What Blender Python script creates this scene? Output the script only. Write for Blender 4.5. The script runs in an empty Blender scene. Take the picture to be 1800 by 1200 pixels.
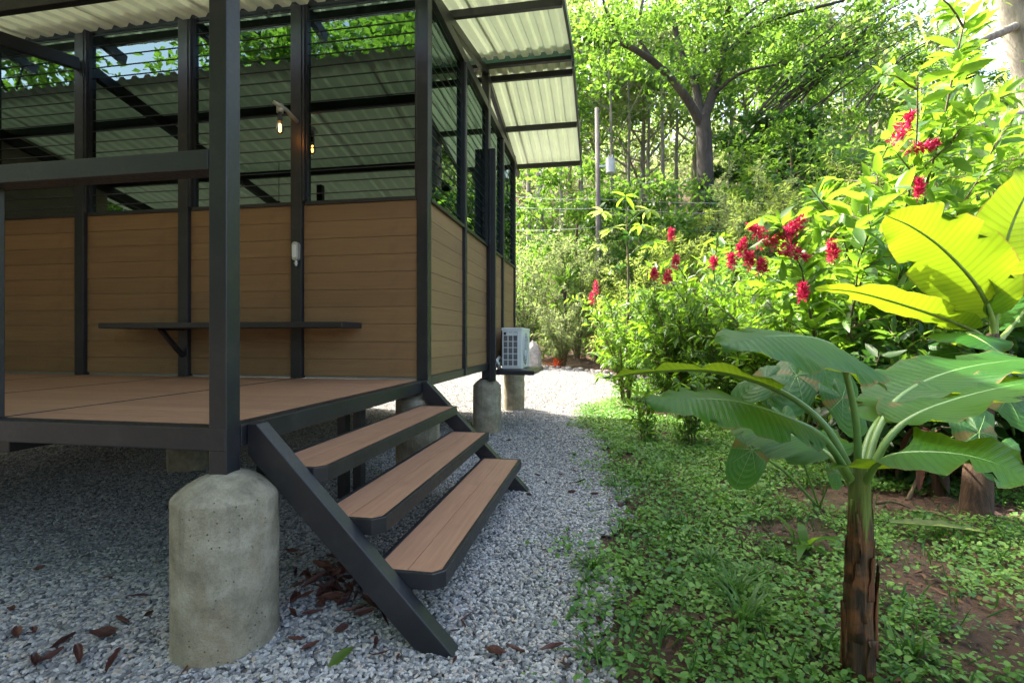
import bpy, bmesh, math, random
import numpy as np
from mathutils import Vector, Matrix, noise as mnoise

# ------------------------------------------------------------------ camera, sky, sun, exposure
SC = bpy.context.scene
COL = SC.collection
F, CX, CY = 893.0, 900.0, 594.0                 # focal length and principal point in photo pixels
CAMP = Vector((1.496, -1.814, 1.27)); TH = math.atan(160 / 893)
cd = bpy.data.cameras.new('camera'); cam = bpy.data.objects.new('camera', cd); COL.objects.link(cam)
cam.location = CAMP; cam.rotation_euler = (math.pi / 2, 0, TH)
cd.sensor_width = 36; cd.lens = 36 * F / 1800; cd.shift_y = (CY - 600) / 1800
cd.clip_start = 0.05; cd.clip_end = 500
SC.camera = cam
SUN = Vector((-2.9, 1.5, 4.45)).normalized()     # towards the sun
W = bpy.data.worlds.new('World'); SC.world = W; W.use_nodes = True
wn = W.node_tree.nodes; wl = W.node_tree.links
bg = wn['Background']; sky = wn.new('ShaderNodeTexSky'); sky.sky_type = 'NISHITA'; sky.sun_disc = False
sky.sun_elevation = math.asin(SUN.z); sky.sun_rotation = math.atan2(SUN.x, SUN.y)
sky.air_density = 1.0; sky.dust_density = 7.0; sky.ozone_density = 0.4
wl.new(sky.outputs[0], bg.inputs[0]); bg.inputs[1].default_value = 0.15
sd = bpy.data.lights.new('sun', 'SUN'); so = bpy.data.objects.new('sun', sd); COL.objects.link(so)
sd.energy = 3.0; sd.angle = math.radians(0.6); sd.color = (1.0, 0.94, 0.83)
so.rotation_euler = SUN.to_track_quat('Z', 'Y').to_euler(); so.location = (-20, 10, 30)
SC.view_settings.view_transform = 'Standard'; SC.view_settings.look = 'None'
SC.view_settings.exposure = 2.75; SC.view_settings.gamma = 1
SC.render.engine = 'CYCLES'
SC.cycles.max_bounces = 8; SC.cycles.transparent_max_bounces = 12
SC.cycles.diffuse_bounces = 4; SC.cycles.transmission_bounces = 6

# ------------------------------------------------------------------ helpers
_c, _s = math.cos(TH), math.sin(TH)
def ray(px, py):
    u = (px - CX) / F; v = (CY - py) / F
    return Vector((u * _c - _s, u * _s + _c, v))
def dep(px, py, t): return CAMP + ray(px, py) * t          # point t metres in front of the camera
def gnd(px, py, z=0.0):
    d = ray(px, py); return CAMP + d * ((z - CAMP.z) / d.z)
rng = np.random.default_rng(7); rnd = random.Random(11)

def sstep(a, b, x):
    t = np.clip((x - a) / (b - a), 0, 1); return t * t * (3 - 2 * t)
def terrain(x, y):
    x = np.asarray(x, float); y = np.asarray(y, float)
    z = 0.06 * np.maximum(0, y - 7.0) * (1 - 0.0 * x)
    z = z + 0.37 * np.maximum(0, y - 14.0 - 0.24 * np.clip(x, -10, 40)) * sstep(13, 22, y)
    z = z + 0.16 * np.maximum(0, x - 5.2) * sstep(-1, 5, y)
    z = z + 0.02 * np.sin(1.7 * x + .6) * np.sin(1.3 * y) + 0.012 * np.sin(4.1 * x + 2 * y)
    z = z + 0.035 * np.exp(-((x + .3) ** 2 + (y - .1) ** 2) / 0.5)
    return z
def tz(x, y): return float(terrain(x, y))

def tag(o, label=None, cat=None, group=None, kind=None):
    if label: o['label'] = label
    if cat: o['category'] = cat
    if group: o['group'] = group
    if kind: o['kind'] = kind
    return o
def empty(name, loc=(0, 0, 0), label=None, cat=None, group=None, rz=0.0, parent=None):
    o = bpy.data.objects.new(name, None); COL.objects.link(o); o.location = loc; o.rotation_euler = (0, 0, rz)
    o.empty_display_size = 0.1; o.parent = parent
    return tag(o, label, cat, group)
def link(name, me, mat=None, parent=None, loc=None, smooth=False):
    if mat is not None and not me.materials: me.materials.append(mat)
    if smooth: me.polygons.foreach_set('use_smooth', [True] * len(me.polygons))
    o = bpy.data.objects.new(name, me); COL.objects.link(o); o.parent = parent
    if loc is not None: o.location = loc
    return o
def dup(root, loc=None, rz=None, scale=None, label=None, parent=None):
    r = root.copy(); COL.objects.link(r)
    if parent is not None: r.parent = parent
    if loc is not None: r.location = loc
    if rz is not None: r.rotation_euler = (0, 0, rz)
    if scale is not None: r.scale = (scale,) * 3 if isinstance(scale, (int, float)) else scale
    if label: r['label'] = label
    for ch in list(root.children):
        c = ch.copy(); COL.objects.link(c); c.parent = r
        for g in ch.children:
            d = g.copy(); COL.objects.link(d); d.parent = c
    return r

def fast_mesh(name, V, FL, attr=None, uv=None):
    """V (n,3); FL list of integer arrays (m,k)."""
    me = bpy.data.meshes.new(name); V = np.asarray(V, np.float32)
    me.vertices.add(len(V)); me.vertices.foreach_set('co', V.ravel())
    loops = np.concatenate([np.asarray(f).ravel() for f in FL]).astype(np.int32)
    sizes = np.concatenate([np.full(len(f), np.asarray(f).shape[1], np.int32) for f in FL])
    starts = np.concatenate([[0], np.cumsum(sizes)[:-1]]).astype(np.int32)
    me.loops.add(len(loops)); me.loops.foreach_set('vertex_index', loops)
    me.polygons.add(len(sizes)); me.polygons.foreach_set('loop_start', starts)
    try: me.polygons.foreach_set('loop_total', sizes)
    except Exception: pass
    if attr is not None:
        a = me.attributes.new('rnd', 'FLOAT', 'POINT'); a.data.foreach_set('value', np.asarray(attr, np.float32))
    if uv is not None:
        l = me.uv_layers.new(name='UVMap'); l.data.foreach_set('uv', np.asarray(uv, np.float32)[loops].ravel())
    me.update(calc_edges=True); me.validate()
    return me

class MB:
    def __init__(s): s.v = []; s.f = []
    def add(s, V, Fs):
        b = len(s.v); s.v += [tuple(p) for p in V]; s.f += [tuple(b + i for i in f) for f in Fs]
    def box(s, x0, x1, y0, y1, z0, z1):
        s.add([(x0, y0, z0), (x1, y0, z0), (x1, y1, z0), (x0, y1, z0), (x0, y0, z1), (x1, y0, z1), (x1, y1, z1), (x0, y1, z1)],
              [(0, 3, 2, 1), (4, 5, 6, 7), (0, 1, 5, 4), (1, 2, 6, 5), (2, 3, 7, 6), (3, 0, 4, 7)]); return s
    def bar(s, a, b, w, h, up=(0, 0, 1)):
        a = Vector(a); b = Vector(b); d = (b - a).normalized(); up = Vector(up)
        r = d.cross(up).normalized() * w / 2; u = r.normalized().cross(d).normalized() * h / 2
        V = [a - r - u, a + r - u, a + r + u, a - r + u, b - r - u, b + r - u, b + r + u, b - r + u]
        s.add(V, [(0, 1, 2, 3)[::-1], (4, 5, 6, 7), (0, 4, 5, 1)[::-1], (1, 5, 6, 2)[::-1], (2, 6, 7, 3)[::-1], (3, 7, 4, 0)[::-1]]); return s
    def tube(s, pts, rad, n=8, cap=True):
        V, Fq = tube_arrays(pts, rad, n); b = len(s.v)
        s.v += [tuple(p) for p in V]; s.f += [tuple(int(b + i) for i in f) for f in Fq]
        if cap:
            s.f.append(tuple(b + i for i in range(n))[::-1]); m = len(V) - n; s.f.append(tuple(b + m + i for i in range(n)))
        return s
    def lathe(s, prof, n=24, c=(0, 0)):
        b = len(s.v)
        for r, z in prof:
            for k in range(n):
                a = 2 * math.pi * k / n; s.v.append((c[0] + r * math.cos(a), c[1] + r * math.sin(a), z))
        for i in range(len(prof) - 1):
            for k in range(n):
                k2 = (k + 1) % n; s.f.append((b + i * n + k, b + i * n + k2, b + (i + 1) * n + k2, b + (i + 1) * n + k))
        s.f.append(tuple(b + k for k in range(n))[::-1]); s.f.append(tuple(b + (len(prof) - 1) * n + k for k in range(n)))
        return s
    def mesh(s, name):
        me = bpy.data.meshes.new(name); me.from_pydata(s.v, [], s.f); me.update(); return me
    def build(s, name, mat, parent=None, loc=None, smooth=False, bevel=0):
        o = link(name, s.mesh(name), mat, parent, loc, smooth)
        if bevel:
            m = o.modifiers.new('bevel', 'BEVEL'); m.width = bevel; m.segments = 2; m.limit_method = 'ANGLE'
        return o

def tube_arrays(pts, rad, n=6):
    P = np.array([tuple(p) for p in pts], float); m = len(P)
    R = np.full(m, rad, float) if np.isscalar(rad) else np.asarray(rad, float)
    T = np.gradient(P, axis=0); T /= np.linalg.norm(T, axis=1)[:, None] + 1e-9
    ref = np.array([0, 0, 1.0]) if abs(T[0][2]) < .9 else np.array([1.0, 0, 0])
    V = []
    a = np.arange(n) * 2 * np.pi / n
    for i in range(m):
        u = np.cross(T[i], ref); u /= np.linalg.norm(u) + 1e-9; w = np.cross(u, T[i]); ref = w
        V.append(P[i] + R[i] * (np.cos(a)[:, None] * u + np.sin(a)[:, None] * w))
    V = np.concatenate(V)
    k = np.arange(n); k2 = (k + 1) % n
    Fq = np.concatenate([np.stack([i * n + k, i * n + k2, (i + 1) * n + k2, (i + 1) * n + k], 1) for i in range(m - 1)])
    return V, Fq

def tubes_mesh(name, branches, n=6):
    Vs, Fs, b = [], [], 0
    for pts, rad in branches:
        V, Fq = tube_arrays(pts, rad, n); Vs.append(V); Fs.append(Fq + b); b += len(V)
    me = fast_mesh(name, np.concatenate(Vs), [np.concatenate(Fs)])
    me.polygons.foreach_set('use_smooth', [True] * len(me.polygons)); return me

T_FULL = np.array([[0, 0, 0], [.3, -.46, .03], [.3, 0, -.03], [.3, .46, .03], [.68, -.36, 0], [.68, 0, -.06], [.68, .36, 0], [1, 0, -.14]])
F_FULL3 = np.array([[0, 2, 1], [0, 3, 2], [4, 5, 7], [5, 6, 7]]); F_FULL4 = np.array([[1, 2, 5, 4], [2, 3, 6, 5]])
T_SIMP = np.array([[0, 0, 0], [.45, -.5, .06], [1, 0, -.05], [.45, .5, .06]])
F_SIMP = np.array([[0, 2, 1], [0, 3, 2]])
def norm(a): return a / (np.linalg.norm(a, axis=1)[:, None] + 1e-9)
def leaf_arrays(P, D, N, L, Wd, simple=False):
    P = np.asarray(P, float); D = norm(np.asarray(D, float)); S = norm(np.cross(D, np.asarray(N, float))); N = np.cross(S, D)
    T = T_SIMP if simple else T_FULL; n = len(P); k = len(T)
    L = np.broadcast_to(L, (n,))[:, None, None]; Wd = np.broadcast_to(Wd, (n,))[:, None, None]
    V = P[:, None] + D[:, None] * T[None, :, :1] * L + S[:, None] * T[None, :, 1:2] * Wd + N[:, None] * T[None, :, 2:3] * L
    off = (np.arange(n) * k)[:, None, None]
    FL = [(F_SIMP[None] + off).reshape(-1, 3)] if simple else [(F_FULL3[None] + off).reshape(-1, 3), (F_FULL4[None] + off).reshape(-1, 4)]
    return V.reshape(-1, 3), FL, np.repeat(rng.random(n), k)
def leaf_mesh(name, P, D, N, L, Wd, simple=False):
    V, FL, a = leaf_arrays(P, D, N, L, Wd, simple); return fast_mesh(name, V, FL, a)

# ------------------------------------------------------------------ materials
def newmat(name):
    m = bpy.data.materials.new(name); m.use_nodes = True; nt = m.node_tree
    return m, nt, nt.nodes['Principled BSDF'], nt.nodes['Material Output']
def nd(nt, typ, **kw):
    n = nt.nodes.new(typ)
    for k, v in kw.items(): setattr(n, k, v)
    return n
def ramp(nt, fac, stops):
    r = nt.nodes.new('ShaderNodeValToRGB'); e = r.color_ramp.elements
    while len(e) < len(stops): e.new(0.5)
    for el, (p, c) in zip(e, stops): el.position = p; el.color = (*c, 1) if len(c) == 3 else c
    nt.links.new(fac, r.inputs[0]); return r.outputs[0]
def noise(nt, scale, detail=4, rough=.55, vec=None, dist=0):
    n = nt.nodes.new('ShaderNodeTexNoise'); n.inputs['Scale'].default_value = scale; n.inputs['Detail'].default_value = detail
    n.inputs['Roughness'].default_value = rough; n.inputs['Distortion'].default_value = dist
    if vec is not None: nt.links.new(vec, n.inputs['Vector'])
    return n.outputs['Fac']
def ocoord(nt, scale=(1, 1, 1), which='Object'):
    t = nt.nodes.new('ShaderNodeTexCoord'); mp = nt.nodes.new('ShaderNodeMapping'); mp.inputs['Scale'].default_value = scale
    nt.links.new(t.outputs[which], mp.inputs[0]); return mp.outputs[0]
def bump(nt, h, bs, strength=.3, dist=.01):
    b = nt.nodes.new('ShaderNodeBump'); b.inputs['Strength'].default_value = strength; b.inputs['Distance'].default_value = dist
    nt.links.new(h, b.inputs['Height']); nt.links.new(b.outputs[0], bs.inputs['Normal']); return b
def mixc(nt, fac, a, b, mode='MIX'):
    m = nt.nodes.new('ShaderNodeMix'); m.data_type = 'RGBA'; m.blend_type = mode
    for sock, v in ((m.inputs[0], fac), (m.inputs[6], a), (m.inputs[7], b)):
        if isinstance(v, (int, float)): sock.default_value = v
        elif isinstance(v, tuple): sock.default_value = (*v, 1) if len(v) == 3 else v
        else: nt.links.new(v, sock)
    return m.outputs[2]
def mathn(nt, op, a, b=None):
    m = nt.nodes.new('ShaderNodeMath'); m.operation = op
    for i, v in enumerate((a, b)):
        if v is None: continue
        if isinstance(v, (int, float)): m.inputs[i].default_value = v
        else: nt.links.new(v, m.inputs[i])
    return m.outputs[0]

def mat_steel():
    m, nt, b, o = newmat('dark_painted_steel')
    v = ocoord(nt, (1, 1, 1), 'Object'); n1 = noise(nt, 3.0, 5, .6, v); n2 = noise(nt, 60, 3, .6, v)
    col = ramp(nt, n1, [(.3, (.0095, .0105, .013)), (.7, (.017, .018, .022))])
    sc = noise(nt, 1.0, 4, .7, ocoord(nt, (90, 90, 6))); dust = noise(nt, 7, 6, .7, v)
    col = mixc(nt, ramp(nt, sc, [(.70, (0,) * 3), (.76, (.5,) * 3)]), col, (.06, .062, .066))
    col = mixc(nt, ramp(nt, dust, [(.52, (0,) * 3), (.74, (.45,) * 3)]), col, (.05, .046, .04)); nt.links.new(col, b.inputs['Base Color'])
    nt.links.new(ramp(nt, n2, [(.3, (.34,) * 3), (.8, (.52,) * 3)]), b.inputs['Roughness']); bump(nt, n2, b, .06, .002)
    return m
def mat_wood(name, c1, c2, rough=.6, gscale=(1.5, 30, 30)):
    m, nt, b, o = newmat(name); v = ocoord(nt, gscale)
    oi = nt.nodes.new('ShaderNodeObjectInfo'); add = nt.nodes.new('ShaderNodeVectorMath'); add.operation = 'ADD'
    cmb = nt.nodes.new('ShaderNodeCombineXYZ'); nt.links.new(mathn(nt, 'MULTIPLY', oi.outputs['Random'], 57.0), cmb.inputs[0])
    nt.links.new(v, add.inputs[0]); nt.links.new(cmb.outputs[0], add.inputs[1])
    g = noise(nt, 1.6, 6, .65, add.outputs[0], .6); g2 = noise(nt, 6, 3, .5, add.outputs[0])
    col = ramp(nt, g, [(.28, c1), (.72, c2)])
    r = nt.nodes.new('ShaderNodeMapRange'); nt.links.new(oi.outputs['Random'], r.inputs[0]); r.inputs[3].default_value = .90; r.inputs[4].default_value = 1.10
    col = mixc(nt, 1.0, col, r.outputs[0], 'MULTIPLY')
    sp = noise(nt, 5, 3, .6, ocoord(nt)); col = mixc(nt, ramp(nt, sp, [(.55, (0,) * 3), (.8, (.3,) * 3)]), col, tuple(x * .6 for x in c1))
    nt.links.new(col, b.inputs['Base Color']); b.inputs['Roughness'].default_value = rough
    bump(nt, g2, b, .25, .003); return m
def mat_concrete():
    m, nt, b, o = newmat('cast_concrete'); v = ocoord(nt)
    n1 = noise(nt, 6, 8, .72, v); n2 = noise(nt, 75, 6, .75, v); n3 = noise(nt, 2.2, 4, .6, ocoord(nt, (1, 1, .5)))
    col = ramp(nt, n1, [(.28, (.115, .10, .064)), (.5, (.265, .24, .165)), (.72, (.43, .40, .30))])
    col = mixc(nt, ramp(nt, n3, [(.54, (0,) * 3), (.68, (.7,) * 3)]), col, (.25, .175, .085))
    col = mixc(nt, ramp(nt, n3, [(.28, (.5,) * 3), (.40, (0,) * 3)]), col, (.17, .18, .12))
    vo = nt.nodes.new('ShaderNodeTexVoronoi'); vo.inputs['Scale'].default_value = 42; nt.links.new(v, vo.inputs['Vector'])
    pits = ramp(nt, vo.outputs['Distance'], [(.06, (1,) * 3), (.16, (0,) * 3)])
    pm = mathn(nt, 'MULTIPLY', pits, ramp(nt, noise(nt, 9, 2, .5, v), [(.47, (0,) * 3), (.55, (1,) * 3)]))
    col = mixc(nt, pm, col, (.07, .07, .06)); nt.links.new(col, b.inputs['Base Color']); b.inputs['Roughness'].default_value = .9
    stk = noise(nt, 1.0, 5, .6, ocoord(nt, (22, 22, 1.1))); col = mixc(nt, ramp(nt, stk, [(.52, (0,) * 3), (.70, (.55,) * 3)]), col, (.16, .15, .115))
    grit = noise(nt, 120, 3, .7, v); col = mixc(nt, ramp(nt, grit, [(.36, (.30,) * 3), (.46, (0,) * 3)]), col, (.10, .095, .08))
    nt.links.new(col, b.inputs['Base Color'])
    h = mathn(nt, 'SUBTRACT', mathn(nt, 'ADD', mathn(nt, 'MULTIPLY', n2, .5), n1), mathn(nt, 'MULTIPLY', pm, .9)); bump(nt, h, b, .9, .012); return m
def mat_roof():
    m, nt, b, o = newmat('cream_roof_sheet'); v = ocoord(nt)
    n1 = noise(nt, 2.0, 5, .6, v); nt.links.new(ramp(nt, n1, [(.3, (.66, .68, .58)), (.7, (.78, .79, .70))]), b.inputs['Base Color'])
    b.inputs['Roughness'].default_value = .42; bump(nt, noise(nt, 25, 2, .5, v), b, .04, .003); return m
def mat_skylight(mix=.045, name='translucent_roof_sheet'):
    # thin fibre-glass sheet: lets a little of the sun through
    m = mat_roof(); m.name = name; nt = m.node_tree; b = nt.nodes['Principled BSDF']; o = nt.nodes['Material Output']
    tl = nd(nt, 'ShaderNodeBsdfTranslucent'); tl.inputs['Color'].default_value = (.70, .84, .54, 1)
    mx = nd(nt, 'ShaderNodeMixShader'); mx.inputs[0].default_value = mix
    nt.links.new(b.outputs[0], mx.inputs[1]); nt.links.new(tl.outputs[0], mx.inputs[2]); nt.links.new(mx.outputs[0], o.inputs['Surface']); return m
def mat_plain(name, col, rough=.5, metal=0.0, var=.15, nscale=8):
    m, nt, b, o = newmat(name); n1 = noise(nt, nscale, 4, .6, ocoord(nt))
    nt.links.new(ramp(nt, n1, [(.3, tuple(c * (1 - var) for c in col)), (.7, tuple(min(1, c * (1 + var)) for c in col))]), b.inputs['Base Color'])
    b.inputs['Roughness'].default_value = rough; b.inputs['Metallic'].default_value = metal; return m
def mat_glass():
    m, nt, b, o = newmat('tinted_window_glass'); nt.nodes.remove(b)
    gl = nd(nt, 'ShaderNodeBsdfGlossy'); gl.inputs['Color'].default_value = (.62, .84, .80, 1); gl.inputs['Roughness'].default_value = .004
    tr = nd(nt, 'ShaderNodeBsdfTransparent'); tr.inputs['Color'].default_value = (.33, .37, .36, 1)
    fr = nd(nt, 'ShaderNodeFresnel'); fr.inputs['IOR'].default_value = 2.9
    mx = nd(nt, 'ShaderNodeMixShader'); nt.links.new(fr.outputs[0], mx.inputs[0]); nt.links.new(tr.outputs[0], mx.inputs[1]); nt.links.new(gl.outputs[0], mx.inputs[2])
    nt.links.new(mx.outputs[0], o.inputs['Surface']); return m
def mat_leaf(name, c1, c2, trans, tmix=.45, rough=.45, spec=.35, patch=False, ribs=0):
    m, nt, b, o = newmat(name)
    at = nd(nt, 'ShaderNodeAttribute'); at.attribute_name = 'rnd'
    oi = nd(nt, 'ShaderNodeObjectInfo'); f = mathn(nt, 'FRACT', mathn(nt, 'ADD', at.outputs['Fac'], mathn(nt, 'MULTIPLY', oi.outputs['Random'], .999)))
    if ribs: f = noise(nt, 2.5, 4, .6, ocoord(nt))
    if patch: f = mathn(nt, 'ADD', mathn(nt, 'MULTIPLY', f, .55), ramp(nt, noise(nt, 1.5, 4, .65, ocoord(nt)), [(.38, (-.05,) * 3), (.62, (.5,) * 3)]))
    col = ramp(nt, f, [(.1, c1), (.9, c2)])
    tc = mixc(nt, f, tuple(t * .8 for t in trans), trans)
    if ribs:
        uv = nd(nt, 'ShaderNodeUVMap'); sp = nd(nt, 'ShaderNodeSeparateXYZ'); nt.links.new(uv.outputs[0], sp.inputs[0])
        ab = mathn(nt, 'ABSOLUTE', mathn(nt, 'SUBTRACT', sp.outputs[1], .5))
        ph = mathn(nt, 'MULTIPLY', mathn(nt, 'SUBTRACT', sp.outputs[0], mathn(nt, 'MULTIPLY', ab, .12)), ribs)
        wv = mathn(nt, 'SINE', ph); fine = mathn(nt, 'SINE', mathn(nt, 'MULTIPLY', ph, 3.7))
        h = mathn(nt, 'ADD', wv, mathn(nt, 'MULTIPLY', fine, .4)); bump(nt, h, b, .35, .004)
        k = ramp(nt, mathn(nt, 'ADD', mathn(nt, 'MULTIPLY', wv, .5), .5), [(.0, (.84,) * 3), (.5, (1,) * 3)])
        col = mixc(nt, 1.0, col, k, 'MULTIPLY'); tc = mixc(nt, 1.0, tc, k, 'MULTIPLY')
        blot = noise(nt, 7, 5, .7, ocoord(nt)); sp2 = ramp(nt, blot, [(.66, (0,) * 3), (.72, (.8,) * 3)])
        edge = mathn(nt, 'ADD', ab, mathn(nt, 'MULTIPLY', mathn(nt, 'SUBTRACT', noise(nt, 16, 4, .7, ocoord(nt)), .5), .10))
        sp2 = mathn(nt, 'MAXIMUM', sp2, ramp(nt, edge, [(.482, (0,) * 3), (.497, (.85,) * 3)]))
        col = mixc(nt, sp2, col, (.16, .12, .03)); tc = mixc(nt, sp2, tc, (.2, .13, .03))
    nt.links.new(col, b.inputs['Base Color']); b.inputs['Roughness'].default_value = rough; b.inputs['Specular IOR Level'].default_value = spec
    tl = nd(nt, 'ShaderNodeBsdfTranslucent'); nt.links.new(tc, tl.inputs['Color'])
    mx = nd(nt, 'ShaderNodeMixShader'); mx.inputs[0].default_value = tmix
    nt.links.new(b.outputs[0], mx.inputs[1]); nt.links.new(tl.outputs[0], mx.inputs[2]); nt.links.new(mx.outputs[0], o.inputs['Surface']); return m
def mat_bark(name, c1, c2, scale=(14, 14, 3)):
    m, nt, b, o = newmat(name); v = ocoord(nt, scale); n1 = noise(nt, 1.0, 6, .65, v, .4)
    col = ramp(nt, n1, [(.3, c1), (.7, c2)]); big = noise(nt, 1.3, 3, .5, ocoord(nt))
    col = mixc(nt, ramp(nt, big, [(.5, (0,) * 3), (.7, (.5,) * 3)]), col, tuple(min(1, x * 1.6) for x in c2))
    nt.links.new(col, b.inputs['Base Color']); b.inputs['Roughness'].default_value = .9; bump(nt, n1, b, .7, .02); return m
def mat_trunk():
    # brown dry sheaths below, living green sheath above, in ragged tongues
    m, nt, b, o = newmat('banana_trunk'); st = noise(nt, 1.0, 6, .7, ocoord(nt, (38, 38, 1.6)), .5); bl = noise(nt, 9, 4, .6, ocoord(nt))
    br = ramp(nt, st, [(.30, (.012, .008, .005)), (.48, (.055, .028, .014)), (.62, (.14, .07, .032)), (.75, (.24, .14, .07))])
    br = mixc(nt, ramp(nt, bl, [(.48, (0,) * 3), (.60, (.8,) * 3)]), br, (.21, .075, .024))
    gr = ramp(nt, st, [(.3, (.07, .10, .02)), (.7, (.18, .25, .05))])
    tc = nd(nt, 'ShaderNodeTexCoord'); sp = nd(nt, 'ShaderNodeSeparateXYZ'); nt.links.new(tc.outputs['Object'], sp.inputs[0])
    h = mathn(nt, 'ADD', sp.outputs[2], mathn(nt, 'MULTIPLY', mathn(nt, 'SUBTRACT', st, .5), .55))
    col = mixc(nt, ramp(nt, h, [(.58, (0,) * 3), (.64, (1,) * 3)]), br, gr); nt.links.new(col, b.inputs['Base Color'])
    b.inputs['Roughness'].default_value = .65; bump(nt, mathn(nt, 'ADD', st, mathn(nt, 'MULTIPLY', bl, .5)), b, .8, .015); return m
def mat_soil():
    m, nt, b, o = newmat('reddish_soil'); v = ocoord(nt)
    n1 = noise(nt, 1.6, 6, .65, v); n2 = noise(nt, 26, 6, .7, v); n3 = noise(nt, .35, 3, .5, v)
    col = ramp(nt, n1, [(.25, (.035, .020, .013)), (.5, (.080, .042, .025)), (.75, (.17, .080, .044))])
    col = mixc(nt, ramp(nt, n2, [(.45, (0,) * 3), (.65, (.75,) * 3)]), col, (.045, .03, .02))
    col = mixc(nt, ramp(nt, n3, [(.5, (0,) * 3), (.65, (.5,) * 3)]), col, (.10, .10, .035))
    nt.links.new(col, b.inputs['Base Color']); b.inputs['Roughness'].default_value = .95
    bump(nt, mathn(nt, 'ADD', n2, n1), b, .9, .03); return m
def mat_gravel_base():
    m, nt, b, o = newmat('grey_gravel_bed'); v = ocoord(nt)
    vo = nd(nt, 'ShaderNodeTexVoronoi'); vo.inputs['Scale'].default_value = 42; nt.links.new(v, vo.inputs['Vector'])
    sep = nd(nt, 'ShaderNodeSeparateColor'); nt.links.new(vo.outputs['Color'], sep.inputs[0])
    col = ramp(nt, sep.outputs[0], [(0, (.07, .072, .072)), (.5, (.17, .173, .17)), (.85, (.30, .30, .285)), (1, (.25, .20, .15))])
    col = mixc(nt, ramp(nt, vo.outputs['Distance'], [(.3, (0,) * 3), (.75, (.8,) * 3)]), col, (.06, .06, .06))  # dark bed and darker cell edges paint the shadow gaps between stones
    n = noise(nt, 1.2, 4, .6, v); col = mixc(nt, ramp(nt, n, [(.55, (0,) * 3), (.75, (.5,) * 3)]), col, (.13, .105, .08))
    nt.links.new(col, b.inputs['Base Color']); b.inputs['Roughness'].default_value = .85
    inv = mathn(nt, 'SUBTRACT', 1.0, vo.outputs['Distance']); bump(nt, inv, b, 1.0, .02); return m
def mat_stone():
    m, nt, b, o = newmat('gravel_stone'); oi = nd(nt, 'ShaderNodeObjectInfo')
    col = ramp(nt, oi.outputs['Random'], [(0, (.075, .078, .08)), (.3, (.20, .203, .198)), (.62, (.34, .34, .322)), (.84, (.50, .49, .455)), (.93, (.40, .31, .22)), (1, (.62, .60, .55))])
    n = noise(nt, 60, 3, .6, ocoord(nt)); col = mixc(nt, mathn(nt, 'MULTIPLY', n, .35), col, (.12, .12, .12))
    nt.links.new(col, b.inputs['Base Color']); b.inputs['Roughness'].default_value = .75; return m
def mat_dead():
    m, nt, b, o = newmat('dry_brown_leaf'); oi = nd(nt, 'ShaderNodeObjectInfo')
    n = noise(nt, 22, 5, .65, ocoord(nt)); f = mathn(nt, 'ADD', mathn(nt, 'MULTIPLY', n, .7), mathn(nt, 'MULTIPLY', oi.outputs['Random'], .35))
    nt.links.new(ramp(nt, f, [(.2, (.022, .009, .008)), (.5, (.07, .024, .018)), (.85, (.16, .065, .04))]), b.inputs['Base Color'])
    b.inputs['Roughness'].default_value = .6; bump(nt, n, b, .4, .004); return m
def mat_emit(name, col, s):
    m, nt, b, o = newmat(name); b.inputs['Emission Color'].default_value = (*col, 1); b.inputs['Emission Strength'].default_value = s
    b.inputs['Base Color'].default_value = (*col, 1); return m

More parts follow.
